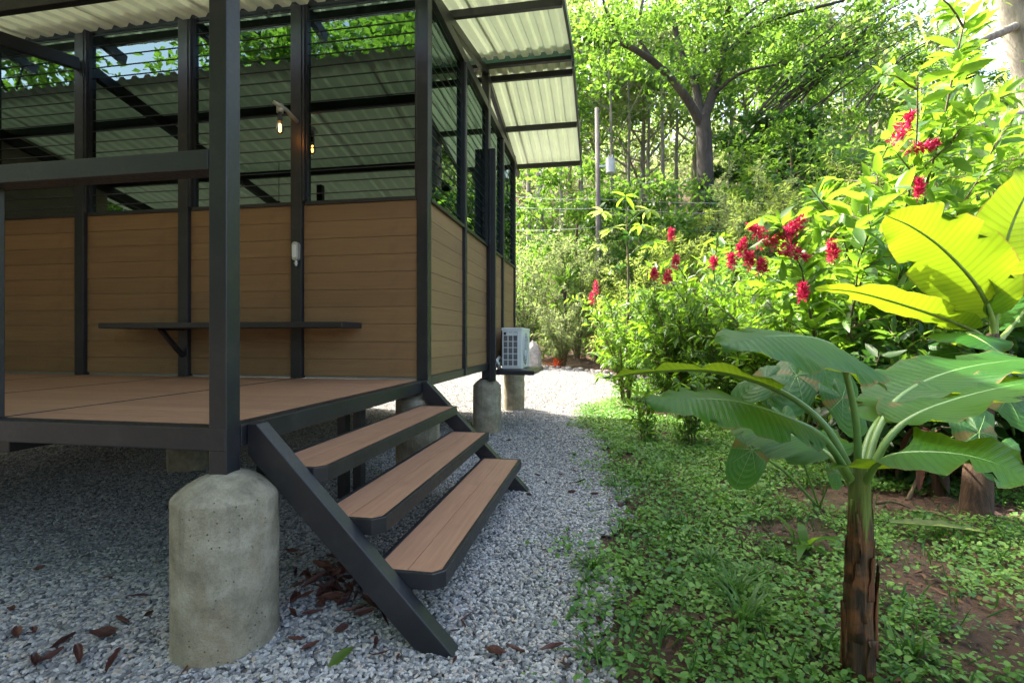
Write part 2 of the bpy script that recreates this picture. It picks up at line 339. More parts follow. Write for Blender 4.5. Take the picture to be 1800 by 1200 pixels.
M = dict(
    steel=mat_steel(), wall=mat_wood('tan_composite_plank', (.188, .105, .044), (.238, .140, .060), .65, (1.2, 26, 26)),
    deck=mat_wood('brown_deck_board', (.29, .148, .083), (.40, .222, .132), .55, (1.5, 40, 40)),
    concrete=mat_concrete(), roof=mat_roof(), skysheet=mat_skylight(), porchsheet=mat_skylight(.022, 'porch_roof_sheet'), glass=mat_glass(), soil=mat_soil(), gbase=mat_gravel_base(), stone=mat_stone(), dead=mat_dead(),
    galv=mat_plain('galvanised_metal', (.42, .44, .40), .4, .6), white=mat_plain('white_enamel', (.62, .65, .63), .4, 0, .05),
    gapshade=mat_plain('black_gap_shade', (.012, .012, .012), .95), blackp=mat_plain('black_plastic', (.015, .015, .016), .4), hose=mat_plain('white_insulation', (.6, .6, .56), .7),
    greencap=mat_plain('green_ridge_metal', (.035, .19, .12), .4, 0, .1), interior=mat_plain('pale_interior_panel', (.30, .27, .22), .7),
    pole=mat_bark('weathered_grey_pole', (.05, .045, .04), (.13, .115, .10), (20, 20, 1.5)), wire=mat_plain('dark_cable', (.05, .05, .05), .6),
    bark=mat_bark('grey_brown_bark', (.016, .013, .010), (.055, .045, .036)), palebark=mat_bark('pale_bark', (.11, .10, .08), (.26, .24, .20)),
    twig=mat_bark('brown_twig', (.06, .045, .025), (.15, .115, .06)), greenstem=mat_plain('green_stem', (.10, .16, .04), .5, 0, .3),
    leafA=mat_leaf('bright_shrub_leaf', (.040, .105, .016), (.085, .18, .026), (.27, .50, .03), .46, .4),
    leafB=mat_leaf('mid_green_leaf', (.020, .072, .014), (.058, .13, .026), (.22, .42, .04), .46, .45),
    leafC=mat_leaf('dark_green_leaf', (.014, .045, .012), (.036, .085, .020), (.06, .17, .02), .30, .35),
    leafD=mat_leaf('pale_olive_leaf', (.070, .110, .040), (.135, .175, .068), (.32, .42, .13), .48, .5),
    leafE=mat_leaf('yellow_green_leaf', (.07, .13, .02), (.13, .19, .035), (.42, .56, .09), .52, .5),
    cover=mat_leaf('ground_cover_leaf', (.034, .12, .024), (.18, .34, .060), (.22, .46, .05), .30, .5, patch=True),
    grass=mat_leaf('grass_blade', (.035, .11, .02), (.08, .17, .035), (.14, .33, .04), .35, .5),
    banana=mat_leaf('banana_leaf', (.013, .080, .008), (.032, .132, .013), (.31, .47, .014), .40, .44, .24, ribs=190),
    ear=mat_leaf('elephant_ear_leaf', (.022, .085, .016), (.045, .13, .024), (.14, .36, .03), .36, .42, .35, ribs=42),
    petiole=mat_plain('banana_petiole', (.15, .23, .045), .45, 0, .3, 14), midrib=mat_plain('leaf_midrib', (.12, .22, .05), .45, 0, .15),
    litter=mat_leaf('leaf_litter', (.035, .018, .011), (.16, .085, .042), (.1, .05, .02), .1, .8), pstem=mat_bark('banana_sheath', (.012, .008, .005), (.10, .052, .026), (34, 34, 1.8)), ptrunk=mat_trunk(), psheath=mat_bark('red_brown_sheath', (.05, .018, .010), (.22, .075, .028), (18, 18, 2.0)),
    pgreen=mat_plain('green_sheath', (.16, .21, .05), .5, 0, .35, 9),
    crimson=mat_leaf('crimson_petal', (.42, .010, .055), (.60, .025, .11), (.7, .03, .12), .3, .5), redbract=mat_leaf('red_bract', (.40, .05, .02), (.5, .09, .03), (.6, .1, .03), .35, .5),
    bulb=mat_emit('warm_filament', (1.0, .45, .10), 14.0), bulbglass=mat_plain('amber_glass', (.25, .13, .05), .15),
    rock=mat_plain('grey_field_stone', (.24, .22, .20), .85, 0, .35, 12), label=mat_plain('grey_rating_label', (.35, .35, .36), .4), tank=mat_plain('grey_tank_paint', (.30, .32, .32), .5),
)

# ------------------------------------------------------------------ ground, gravel
def xedge(y):       # right-hand border of the gravel
    ys = [-4, .08, 1.98, 3.8, 5.2, 6.3, 7.4, 8.6, 10.3, 12.5, 15]; xs = [1.35, 1.455, 1.66, 1.60, 1.42, 1.12, 1.35, 1.75, 2.2, 2.5, 2.6]
    return np.interp(y, ys, xs)
def in_gravel(x, y):
    wob = .07 * np.sin(3.1 * y) + .05 * np.sin(7.3 * y + 1) + .03 * np.sin(17 * y)
    back = 13.3 + .25 * np.sin(x * 1.8) - .72 * np.clip(x, -2, 4)
    return (x < xedge(y) + wob) & (y < back)
ax = np.concatenate([-np.geomspace(70, 6.5, 26), np.arange(-6, 8, .2), np.geomspace(8.4, 75, 30)])
ay = np.concatenate([-np.geomspace(45, 4.5, 20), np.arange(-4, 18, .2), np.geomspace(18.5, 95, 40)])
GX, GY = np.meshgrid(ax, ay); GZ = terrain(GX, GY)
GZ = GZ - .05 * in_gravel(GX + .25, GY).astype(float) - .006
GZ += np.where(in_gravel(GX, GY), 0, 0.02 * rng.standard_normal(GX.shape)) * (np.abs(GX) < 9)
nx, ny = len(ax), len(ay); idx = np.arange(nx * ny).reshape(ny, nx)
q = np.stack([idx[:-1, :-1], idx[:-1, 1:], idx[1:, 1:], idx[1:, :-1]], -1).reshape(-1, 4)
g = link('ground', fast_mesh('ground', np.stack([GX, GY, GZ], -1).reshape(-1, 3), [q]), M['soil'], smooth=True)
tag(g, 'reddish brown soil rising to a wooded slope', 'ground', kind='structure')
hx = np.arange(-8, 3.6, .06); hy = np.arange(-3.2, 15.2, .06)
HX, HY = np.meshgrid(hx, hy); HZ = terrain(HX, HY) + .004 + .004 * rng.standard_normal(HX.shape)
idx = np.arange(HX.size).reshape(HX.shape)
keep = in_gravel(HX[:-1, :-1] + .03, HY[:-1, :-1] + .03)
q = np.stack([idx[:-1, :-1], idx[:-1, 1:], idx[1:, 1:], idx[1:, :-1]], -1)[keep]
used = np.unique(q); rm = np.full(HX.size, -1); rm[used] = np.arange(len(used))
path_V = np.stack([HX, HY, HZ], -1).reshape(-1, 3)[used]; path_q = rm[q]
tag(link('gravel_path', fast_mesh('gravel_path', path_V, [path_q]), M['gbase'], smooth=True), 'grey gravel path around and under the cabin', 'path', kind='structure')

def stones_group():
    ng = bpy.data.node_groups.new('scatter_gravel', 'GeometryNodeTree')
    ng.interface.new_socket('Geometry', in_out='INPUT', socket_type='NodeSocketGeometry'); ng.interface.new_socket('Geometry', in_out='OUTPUT', socket_type='NodeSocketGeometry')
    N, L = ng.nodes, ng.links; gi = N.new('NodeGroupInput'); go = N.new('NodeGroupOutput')
    dp = N.new('GeometryNodeDistributePointsOnFaces'); dp.distribute_method = 'RANDOM'
    na = N.new('GeometryNodeInputNamedAttribute'); na.data_type = 'FLOAT'; na.inputs['Name'].default_value = 'dens'
    L.new(gi.outputs[0], dp.inputs['Mesh']); L.new(na.outputs['Attribute'], dp.inputs['Density']); dp.inputs['Seed'].default_value = 4
    ico = N.new('GeometryNodeMeshIcoSphere'); ico.inputs['Radius'].default_value = 1.0; ico.inputs['Subdivisions'].default_value = 2
    sp = N.new('GeometryNodeSetPosition'); nz = N.new('ShaderNodeTexNoise'); nz.inputs['Scale'].default_value = 1.3; nz.inputs['Detail'].default_value = 1
    sb = N.new('ShaderNodeVectorMath'); sb.operation = 'SUBTRACT'; sb.inputs[1].default_value = (.5, .5, .5)
    sc = N.new('ShaderNodeVectorMath'); sc.operation = 'SCALE'; sc.inputs['Scale'].default_value = 1.1
    L.new(ico.outputs['Mesh'], sp.inputs['Geometry']); L.new(nz.outputs['Color'], sb.inputs[0]); L.new(sb.outputs[0], sc.inputs[0]); L.new(sc.outputs[0], sp.inputs['Offset'])
    sm = N.new('GeometryNodeSetMaterial'); sm.inputs['Material'].default_value = M['stone']; L.new(sp.outputs[0], sm.inputs['Geometry'])
    ip = N.new('GeometryNodeInstanceOnPoints'); L.new(dp.outputs['Points'], ip.inputs['Points']); L.new(sm.outputs[0], ip.inputs['Instance'])
    rr = N.new('FunctionNodeRandomValue'); rr.data_type = 'FLOAT_VECTOR'; rr.inputs['Min'].default_value = (-.35, -.35, 0); rr.inputs['Max'].default_value = (.35, .35, 6.28)
    rs = N.new('FunctionNodeRandomValue'); rs.data_type = 'FLOAT_VECTOR'; rs.inputs['Min'].default_value = (.0055, .0045, .0035); rs.inputs['Max'].default_value = (.0170, .0125, .0090); rs.inputs['Seed'].default_value = 3
    L.new(rr.outputs[0], ip.inputs['Rotation']); L.new(rs.outputs[0], ip.inputs['Scale']); L.new(ip.outputs[0], go.inputs[0])
    return ng
dme = fast_mesh('gravel', path_V + np.array([0, 0, .006]), [path_q])
dx = path_V[:, 0] - CAMP.x; dy = path_V[:, 1] - CAMP.y; fw = -dx * _s + dy * _c; rt = dx * _c + dy * _s
vis = (fw > .9) & (np.abs(rt) < fw * 1.06 + .3)
D = np.where(vis, 6200 * np.clip(1.25 - fw / 9.0, .12, 1), 0); D = np.where((path_V[:, 0] < -3.5), D * .5, D)
a = dme.attributes.new('dens', 'FLOAT', 'POINT'); a.data.foreach_set('value', D.astype(np.float32))
go_ = link('gravel', dme); mod = go_.modifiers.new('scatter', 'NODES'); mod.node_group = stones_group()
tag(go_, 'loose grey gravel stones covering the path', 'gravel', kind='stuff')

# ------------------------------------------------------------------ cabin
ZD = .907; YW = 2.40; YB = 6.88; ZP = 2.51; ZL = 4.33; XL = -6.0
cabin = empty('cabin', (-3, 3.4, 0), 'black steel framed cabin on stilts with tan plank walls and corrugated roof', 'cabin')
cabin.location = (0, 0, 0)
S = M['steel']
def sbox(name, *b, mat=None, bev=.004, parent=None): return MB().box(*b).build(name, mat or S, parent or cabin, bevel=bev)
PX = [-.05, -1.24, -2.42, -3.60, -4.78, -5.95]            # posts of the front wall
PY = [2.45, 3.62, 4.82, 5.78, 6.83]                        # posts of the side wall
# front wall posts (tube + window jamb) and corner post
sbox('post', -.101, 0, YW - .005, YW + .09, ZD - .10, 4.46)
for x in PX[1:]: sbox('post', x - .055, x + .05, YW - .03, YW + .07, ZD, 4.40)
for x in PX[1:]: sbox('post', x + .053, x + .074, YW - .022, YW + .05, ZP, ZL - .002, bev=.002)
sbox('post', -.09, .006, PY[2] - .06, PY[2] + .06, .735, 4.80)
sbox('post', -.09, .004, PY[4] - .01, PY[4] + .07, .735, 4.42)
for y in (PY[1], PY[3]): sbox('post', -.06, .012, y - .035, y + .035, ZD - .05, 4.30)
# porch posts and handrail
sbox('post', -.081, 0, 0, .081, .70, 3.44)
sbox('rail_post', -1.29, -1.212, 0.004, .076, ZD, 1.953)
sbox('handrail', -1.30, -.083, -.002, .098, 1.955, 2.037)
sbox('post', -2.50, -2.42, 0, .08, .70, 3.44); sbox('handrail', -2.42, -1.90, -.002, .098, 1.955, 2.037)
# floor frame
sbox('floor_beam', XL, -.004, -.004, .085, .812, .905); sbox('floor_beam', -.088, -.002, .088, YW - .008, .812, .9055)
sbox('floor_beam', -.088, -.001, YW + .092, YB + .1, .85, .935); sbox('floor_beam', XL, -.105, YW + .02, YW + .09, .80, .90)
sbox('floor_beam', XL, -.1, YB - .02, YB + .06, .80, .90)
for y in (.62, 1.2, 1.8): sbox('joist', XL, -.09, y, y + .05, .80, .865)
for x in PX[1:]: sbox('joist', x - .03, x + .03, .09, YB, .74, .862)
sbox('underfloor_beam', -2.6, -.52, .55, .63, .69, .77); sbox('underfloor_beam', -.52, -.44, .55, .63, .66, .80)
for x in (-.34, -.22): sbox('underfloor_post', x - .04, x + .02, 1.55, 1.63, .12, .80)
# deck boards, one bay at a time, seams over the joists
deck = sbox('deck', XL + .1, -.095, .09, YW + .018, .868, .878, mat=M['blackp'])
bw = (YW - .088) / 16
xs = [-.091] + [x for x in PX[1:]]
for i in range(len(xs) - 1):
    x1 = xs[i] - (.020 if i else 0); x0 = xs[i + 1] + .020; me = None
    for k in range(16):
        y0 = .0895 + k * bw
        if me is None:
            me = MB().box(-(x1 - x0) / 2, (x1 - x0) / 2, 0, bw - .0035, 0, .024).mesh('deck_board')
        o = link('deck_board', me, M['deck'], deck, ((x0 + x1) / 2, y0, .8815 + rnd.uniform(-.0006, .0006)))
for x in PX[1:5]: sbox('gap_shade_strip', x - .0197, x + .0197, .0895, YW - .035, .880, .9048, mat=M['gapshade'], bev=0, parent=deck)  # matte black strips stand in for the shade inside the open board seams
# inside floor
sbox('inner_floor', XL, -.09, YW + .1, YB, .87, .9, mat=M['interior'], bev=0)

# walls of stacked planks
NP = 10
def plank_mesh(L, h): return MB().box(-L / 2, L / 2, -.009, .009, 0, h - .0035).mesh('plank')
def wall_bay(p0, p1, side, nlow=.93):
    """side 'f': along X at Y=YW; 'r': along Y at X=0."""
    h = (ZP - .03 - nlow) / NP; L = (p1 - p0)
    if side == 'f': panel = MB().box(p0, p1, YW + .03, YW + .06, ZD, ZP - .02).build('wall_panel', M['interior'], cabin)
    else: panel = MB().box(-.075, -.045, p0, p1, ZD, ZP - .02).build('wall_panel', M['interior'], cabin)
    me = plank_mesh(L - .004, h)
    for k in range(NP):
        c = (p0 + p1) / 2; z = nlow + k * h
        j = rnd.uniform(-.0015, .0015)
        o = link('plank', me, M['wall'], panel, (c, YW + .019 + j, z) if side == 'f' else (-.034 + j, c, z))
        if side == 'r': o.rotation_euler = (0, 0, math.pi / 2)
def window_bay(p0, p1, side, z0=ZP, z1=ZL):
    w = .028
    fr = MB()
    def bx(a0, a1, za, zb, d0=0., d1=.05):
        if side == 'f': fr.box(a0, a1, YW + d0 - .005, YW + d1, za, zb)
        else: fr.box(-d1, -d0 + .004, a0, a1, za, zb)
    bx(p0, p1, z0 - .032, z0); bx(p0, p1, z1 - .03, z1); bx(p0, p0 + w * .6, z0, z1 - .03, .004); bx(p1 - w * .6, p1, z0, z1 - .03, .004)
    f = fr.build('window', S, cabin)
    a0, a1 = p0 + w * .6, p1 - w * .6
    pane = MB()
    if side == 'f': pane.box(a0, a1, YW + .030, YW + .036, z0, z1 - .03)
    else: pane.box(-.046, -.040, a0, a1, z0, z1 - .03)
    pane.build('pane', M['glass'], f)
    n = 17; L = a1 - a0
    rm_ = MB().tube([(-L / 2, 0, 0), (L / 2, 0, 0)], .0033, 6).mesh('rod')
    for k in range(n):
        z = z0 + (k + .7) * (z1 - z0 - .03) / n
        o = link('rod', rm_, S, f, ((a0 + a1) / 2, YW + .0245, z) if side == 'f' else (-.0345, (a0 + a1) / 2, z))
        if side == 'r': o.rotation_euler = (0, 0, math.pi / 2)
fb = [(-1.188, -.103)] + [(PX[i + 1] + .052, PX[i] - .057) for i in range(1, 5)]
for p0, p1 in fb: wall_bay(p0, p1, 'f'); window_bay(p0 + (.022 if p0 > -9 else 0), p1, 'f')
rb = [(2.49, 3.583), (3.657, 4.758), (4.882, 5.743), (5.817, 6.818)]
for p0, p1 in rb: wall_bay(p0, p1, 'r', .937); window_bay(p0, p1, 'r')
# back and left walls, seen only through the panes
sbox('back_wall', XL, -.1, YB + .062, YB + .09, .9, ZP, mat=M['interior'], bev=0); sbox('left_wall', XL - .03, XL, YW, YB, .9, 4.3, mat=M['interior'], bev=0)
for x in PX[1:]: sbox('post', x - .04, x + .04, YB, YB + .06, .9, 4.36)
# lintels and wall plates
sbox('lintel', XL, -.104, YW - .04, YW + .06, ZL, 4.445); sbox('wall_plate', -.085, .0, YW + .093, YB - .013, ZL - .028, ZL + .09)
sbox('wall_plate', XL, -.1, YB, YB + .06, ZL, 4.36)

# roof: house gable (ridge along X) and lower porch roof
YR, ZR, SL = 4.85, 4.97, .20; XO = 1.09; XE = XL - .3
def roof_z(y): return ZR - SL * abs(y - YR)
def sheet_mesh(wid, y0, z0, y1, z1, pitch=.16, hgt=.032):
    xs_, zs_ = [], []
    n = round(wid / pitch)
    for k in range(n):
        b = k * pitch
        for t, h in ((0, 0), (.42, 0), (.55, 1), (.85, 1)): xs_.append(b + t * pitch); zs_.append(h * hgt)
    xs_.append(n * pitch + .03); zs_.append(0)
    m = len(xs_); rows = 7; V = []; Fq = []
    for r in range(rows):
        t = r / (rows - 1)
        for x, h in zip(xs_, zs_): V.append((x, y0 + (y1 - y0) * t, z0 + (z1 - z0) * t + h))
    for r in range(rows - 1):
        for i in range(m - 1): Fq.append((r * m + i, r * m + i + 1, (r + 1) * m + i + 1, (r + 1) * m + i))
    me = bpy.data.meshes.new('roof_sheet'); me.from_pydata(V, [], Fq); return me
# real mesh part instead of an empty so that each roof carries its fascia
def roof_part(y0, z0, y1, z1, mat='skysheet'):
    fas = MB(); fas.bar((XO + .018, y0, z0 - .02), (XO + .018, y1, z1 - .02), .03, .10)
    r = fas.build('roof', S, cabin, bevel=.003); MB().bar((XE - .018, y0, z0 - .02), (XE - .018, y1, z1 - .02), .03, .10).build('fascia', S, r, bevel=.003)
    wid = .96; n = math.ceil((XO - XE) / wid); me = sheet_mesh(wid, y0, z0, y1, z1)
    for k in range(n):
        o = link('roof_sheet', me, M[mat], r, (XO - (k + 1) * wid, 0, (k % 2) * .003))
    return r
ye0, ye1 = 2.0, 7.5
rf = roof_part(ye0, roof_z(ye0) + .02, YR - .01, ZR + .018); rbk = roof_part(YR + .10, roof_z(YR + .10) - .015, ye1, roof_z(ye1) - .015)
def rail(parent, name, y, z, w=.05, h=.08, x0=XE, x1=XO): MB().box(x0, x1, y - w / 2, y + w / 2, z - h, z).build(name, S, parent, bevel=.003)
for y in (5.10, 6.25, 7.38): rail(rbk, 'purlin', y, roof_z(y) - .017)
for y in (2.12, 3.3): rail(rf, 'purlin', y, roof_z(y) + .017)
rail(rf, 'ridge_beam', YR + .03, ZR - .012, .06, .05)
cap = MB(); cap.box(XE, XO + .03, YR - .22, YR + .005, ZR + .045, ZR + .049); cap.add([(XE, YR + .005, ZR + .049), (XO + .03, YR + .005, ZR + .049), (XO + .03, YR + .26, ZR - .0), (XE, YR + .26, ZR - .0)], [(0, 1, 2, 3)])
cap.build('ridge_cap', M['greencap'], rf)
for x in (-.045, -1.24, -2.42, -3.60, -4.78, -5.95):
    MB().bar((x, ye0, roof_z(ye0) - .13), (x, YR, ZR - .13), .06, .10).build('rafter', S, rf, bevel=.003)
    MB().bar((x, YR + .03, ZR - .17), (x, ye1 - .05, roof_z(ye1 - .05) - .17), .06, .10).build('rafter', S, rbk, bevel=.003)
# porch roof, lower, running out over the deck and the stairs
yp0, zp0, yp1 = 2.04, 4.04, -1.25
def porch_z(y): return zp0 - .20 * (yp0 - y)
rp = roof_part(yp1, porch_z(yp1), yp0, zp0, 'porchsheet')
sbox('porch_side_wall', XL - .03, XL, .09, YW, .9, 3.9, mat=M['interior'], bev=0)
for y in (1.42, .12, -1.1): rail(rp, 'purlin', y, porch_z(y) - .003, .06, .09)
for x in (-3.60, -5.9): MB().bar((x, -1.15, porch_z(-1.15) - .145), (x, YW - .045, porch_z(YW) - .145), .07, .11).build('rafter', S, rp, bevel=.003)

# ------------------------------------------------------------------ footings
def footing(x, y, R, ztop, label, zb=None, dome=.085, seed=0):
    zb = tz(x, y) - .08 if zb is None else zb
    prof = [(R * .99, zb)] + [(R * (1 + .004 * math.sin(9 * t + seed)), zb + (ztop - dome - zb) * t) for t in (.08, .16, .24, .32, .4, .48, .56, .64, .72, .8, .88, .95, 1)] + [(R * .985, ztop - dome * .93), (R * .94, ztop - dome * .84), (R * .78, ztop - dome * .56), (R * .58, ztop - dome * .30), (R * .4, ztop - dome * .12), (R * .1, ztop)]
    mb = MB().lathe([(r, z - zb) for r, z in prof], 56)
    mb.v = [tuple(Vector(v) + .0022 * mnoise.noise_vector(Vector(v) * 22 + Vector((seed, 0, 0))) + .003 * mnoise.noise_vector(Vector(v) * 5 + Vector((seed, 4, 0)))) for v in mb.v]
    o = mb.build('concrete_footing', M['concrete'], None, (x, y, zb), smooth=True)
    return tag(o, label, 'footing', 'concrete footings under the cabin')
footing(-.035, .045, .198, .725, 'thick mottled concrete footing carrying the porch post beside the stairs', dome=.10, seed=1)
footing(-.05, 4.90, .19, .745, 'concrete footing under the side wall below the dark vertical duct', dome=.12, seed=2)
footing(-.04, 6.95, .185, .735, 'concrete footing below the air conditioner platform', dome=.04, seed=3)
footing(-.10, 2.42, .19, .80, 'concrete footing under the cabin corner behind the stair treads', dome=.06, seed=4)
footing(-2.46, .06, .19, .72, 'concrete footing in deep shade under the porch deck beam', dome=.06, seed=5)
footing(-2.42, 2.46, .19, .74, 'concrete footing in deep shade under the middle of the plank wall', dome=.06, seed=6)

# ------------------------------------------------------------------ stairs
st = empty('stairs', (.45, 1.2, 0), 'three tread open stairs with black steel stringers and brown boards', 'stairs'); st.location = (0, 0, 0)
def stringer(y0, y1, xf):
    mb = MB(); w = .155   # vertical depth of the sloping tube
    x0 = .003; zt = .905; pts = [(x0, zt - .13), (x0, zt), (.045, zt), (xf, tz(xf, y0) + .018), (xf - .002, tz(xf, y0) - .02), (xf - .115, tz(xf, y0) - .02)]
    V = [(x, y0, z) for x, z in pts] + [(x, y1, z) for x, z in pts]; n = len(pts)
    mb.add(V, [tuple(range(n)), tuple(range(2 * n - 1, n - 1, -1))] + [((i + 1) % n, i, n + i, n + (i + 1) % n) for i in range(n)])
    return mb.build('stringer', S, st, bevel=.004)
stringer(.118, .195, .915); stringer(2.245, 2.325, .90)
for zt, xf, xb in ((.293, .846, .520), (.5025, .578, .255), (.709, .309, -.015)):
    y0, y1 = .197, 2.243; fr = MB(); t = .006; hh = .068
    c = .045          # clipped near corner
    pts = [(xb, y0), (xf - c, y0), (xf, y0 + c), (xf, y1), (xb, y1)]
    n = len(pts); inn = [(xb + .022, y0 + .022), (xf - c - .008, y0 + .022), (xf - .022, y0 + c + .008), (xf - .022, y1 - .022), (xb + .022, y1 - .022)]
    V = [(x, y, zt) for x, y in pts] + [(x, y, zt - hh) for x, y in pts] + [(x, y, zt) for x, y in inn] + [(x, y, zt - hh) for x, y in inn]
    Fs = []
    for i in range(n):
        j = (i + 1) % n
        Fs += [(i, j, 2 * n + j, 2 * n + i), (i, n + i, n + j, j), (2 * n + i, 2 * n + j, 3 * n + j, 3 * n + i), (n + i, 3 * n + i, 3 * n + j, n + j)]
    fr.add(V, Fs); tr = fr.build('tread', S, st, bevel=.003)
    MB().box(xb + .02, xf - .02, .8, .85, zt - .06, zt - .03).build('tread_bracket', S, tr); MB().box(xb + .02, xf - .02, 1.6, 1.65, zt - .06, zt - .03).build('tread_bracket', S, tr)
    xa, xz = xb + .0235, xf - .0235; xm = (xa + xz) / 2
    for k, (u0, u1) in enumerate(((xa, xm - .0015), (xm + .0015, xz))):
        b = MB(); ya, yz = y0 + .0235, y1 - .0235
        poly = [(u0, ya), (u1, ya), (u1, yz), (u0, yz)] if k == 0 else [(u0, ya), (u1 - c + .012, ya), (u1, ya + c - .012), (u1, yz), (u0, yz)]
        m_ = len(poly); cy = (ya + yz) / 2; cx_ = (u0 + u1) / 2
        # local X runs along the board so the grain follows it
        V = [(y - cy, -(x - cx_), -.002) for x, y in poly] + [(y - cy, -(x - cx_), -.026) for x, y in poly]
        b.add(V, [tuple(range(m_)), tuple(range(2 * m_ - 1, m_ - 1, -1))] + [(i, m_ + i, m_ + (i + 1) % m_, (i + 1) % m_) for i in range(m_)])
        o = b.build('tread_board', M['deck'], tr, (cx_, cy, zt)); o.rotation_euler = (0, 0, math.pi / 2)

# ------------------------------------------------------------------ shelf, lamps, box
sh = empty('wall_shelf', (-1.8, YW - .03, 1.35), 'long black shelf counter fixed to the plank wall of the porch', 'shelf')
def rel(o, root): o.location = Vector(o.location) - root.location; return o
rel(MB().box(-2.97, -.60, 2.02, YW - .032, 1.355, 1.405).build('shelf_top', S, sh, bevel=.006), sh)
for x in (-2.42,): rel(MB().bar((x, YW - .03, 1.10), (x, 2.12, 1.355), .04, .03).bar((x, 2.08, 1.347), (x, YW - .03, 1.347), .04, .015).build('bracket', S, sh), sh)
lamp = empty('conduit_lamp', (-1.24, 2.2, 3.25), 'filament bulb lamp hanging from a grey conduit on the porch wall post', 'lamp')
k = MB().tube([(.02, .16, -.03), (-.0, .02, .02), (-.02, -.06, .03), (-.035, -.10, .035)], .017, 8).tube([(-.03, -.02, .05), (-.03, -.02, -.02)], .03, 10).build('conduit', M['galv'], lamp, smooth=True)
MB().tube([(-.03, -.02, -.02), (-.03, -.02, -.05)], .016, 10).tube([(-.03, -.02, -.05), (-.03, -.02, -.10)], .021, 10).build('socket', M['blackp'], lamp)
MB().tube([(-.03 + .004, -.02, -.115), (-.03 + .004, -.02, -.185)], .004, 6).tube([(-.03 - .006, -.02, -.115), (-.03 - .006, -.02, -.185)], .004, 6).build('filament', M['bulb'], lamp)
bm_ = newmat('clear_amber_glass'); mm, nt_, b_, o_ = bm_; nt_.nodes.remove(b_)
tr_ = nd(nt_, 'ShaderNodeBsdfTransparent'); tr_.inputs[0].default_value = (.92, .70, .40, 1); gl_ = nd(nt_, 'ShaderNodeBsdfGlossy'); gl_.inputs['Roughness'].default_value = .05
fr_ = nd(nt_, 'ShaderNodeFresnel'); mx_ = nd(nt_, 'ShaderNodeMixShader'); nt_.links.new(fr_.outputs[0], mx_.inputs[0]); nt_.links.new(tr_.outputs[0], mx_.inputs[1]); nt_.links.new(gl_.outputs[0], mx_.inputs[2]); nt_.links.new(mx_.outputs[0], o_.inputs[0])
MB().lathe([(.010, -.10), (.022, -.118), (.031, -.145), (.033, -.165), (.026, -.190), (.010, -.205)], 14, (-.03, -.02)).build('bulb', mm, lamp, smooth=True)
def pendant(loc, label, cord=.5):
    p = empty('pendant_bulb', loc, label, 'lamp', 'filament bulbs strung under the porch roof')
    MB().tube([(0, 0, cord), (0, 0, .05)], .004, 6).build('cord', M['blackp'], p)
    MB().tube([(0, 0, .07), (0, 0, .0)], .02, 10).build('socket', M['blackp'], p)
    MB().tube([(.005, 0, -.02), (.005, 0, -.085)], .0045, 6).tube([(-.006, 0, -.02), (-.006, 0, -.085)], .0045, 6).build('filament', M['bulb'], p)
    MB().lathe([(.010, 0), (.022, -.018), (.031, -.045), (.033, -.065), (.026, -.09), (.010, -.105)], 14).build('bulb', mm, p, smooth=True); return p
pl = 'small filament bulb strung under the porch roof and mirrored in the windows'
for x, y in ((-.75, .35), (-2.9, .35), (-3.7, -.6)): pendant((x, y, porch_z(y) - .62), pl, .60)
bx_ = empty('outlet_box', (-1.225, YW - .06, 2.05), 'grey metal conduit outlet box on the black wall post', 'outlet box')
prof = [(math.cos(a) * .030, (.055 if math.sin(a) >= 0 else -.055) + math.sin(a) * .030) for a in [i * math.pi / 8 for i in range(16)]]
def capsule(y0, y1, sc):
    b = MB(); n = len(prof); b.add([(x * sc, y0, z * sc) for x, z in prof] + [(x * sc, y1, z * sc) for x, z in prof], [tuple(range(n)), tuple(range(2 * n - 1, n - 1, -1))] + [((i + 1) % n, i, n + i, n + (i + 1) % n) for i in range(n)]); return b
capsule(-.02, .03, 1).build('box', M['galv'], bx_, bevel=.004); capsule(-.026, -.0205, .72).build('cover', M['white'], bx_, bevel=.002)
MB().tube([(0, .005, -.083), (0, .005, -.13)], .012, 10).tube([(0, .005, -.10), (0, .005, -.115)], .018, 6).build('conduit_nut', M['galv'], bx_)
MB().tube([(0, .008, -.13), (0, .008, -.20)], .003, 6).build('cable', M['blackp'], bx_)

# ------------------------------------------------------------------ air conditioner, platform, duct
du = MB().box(.008, .098, 4.735, 4.80, .70, 3.77).box(.012, .092, 4.80, 4.812, .72, 3.75)
for x in (.03, .053, .076): du.box(x - .006, x + .006, 4.728, 4.735, .72, 3.75)
tag(du.build('wall_duct', M['steel'], None, bevel=.004), 'tall ribbed black duct running up the side wall', 'duct')
pf = MB().box(.008, .578, 5.02, 5.07, .765, .825).box(.008, .578, 6.0, 6.05, .765, .825).box(.53, .575, 5.073, 5.997, .77, .82).box(.10, .16, 5.073, 5.997, .77, .82).box(.008, .53, 5.073, 5.997, .8215, .827)
tag(pf.build('equipment_platform', S, None, bevel=.003), 'black steel channel platform bracketed off the side wall', 'platform')
ac = empty('air_conditioner', (.235, 5.59, .835), 'grey outdoor air conditioner unit on the black platform', 'air conditioner')
WX, LY, HZ_ = .142, .388, .568
MB().box(-WX, WX, -LY, LY, .0, HZ_).build('casing', M['white'], ac, bevel=.012); MB().box(-WX - .006, WX + .006, -LY - .006, LY + .006, HZ_ - .03, HZ_ + .012).build('lid', M['white'], ac, bevel=.008)
MB().box(-WX + .025, WX - .055, -LY - .0035, -LY + .002, .05, HZ_ - .05).build('grille_back', M['blackp'], ac)
for i in range(4): x = -WX + .02 + i * (2 * WX - .075) / 3; MB().box(x - .005, x + .007, -LY - .014, -LY - .004, .04, HZ_ - .035).build('grille_bar', M['white'], ac)
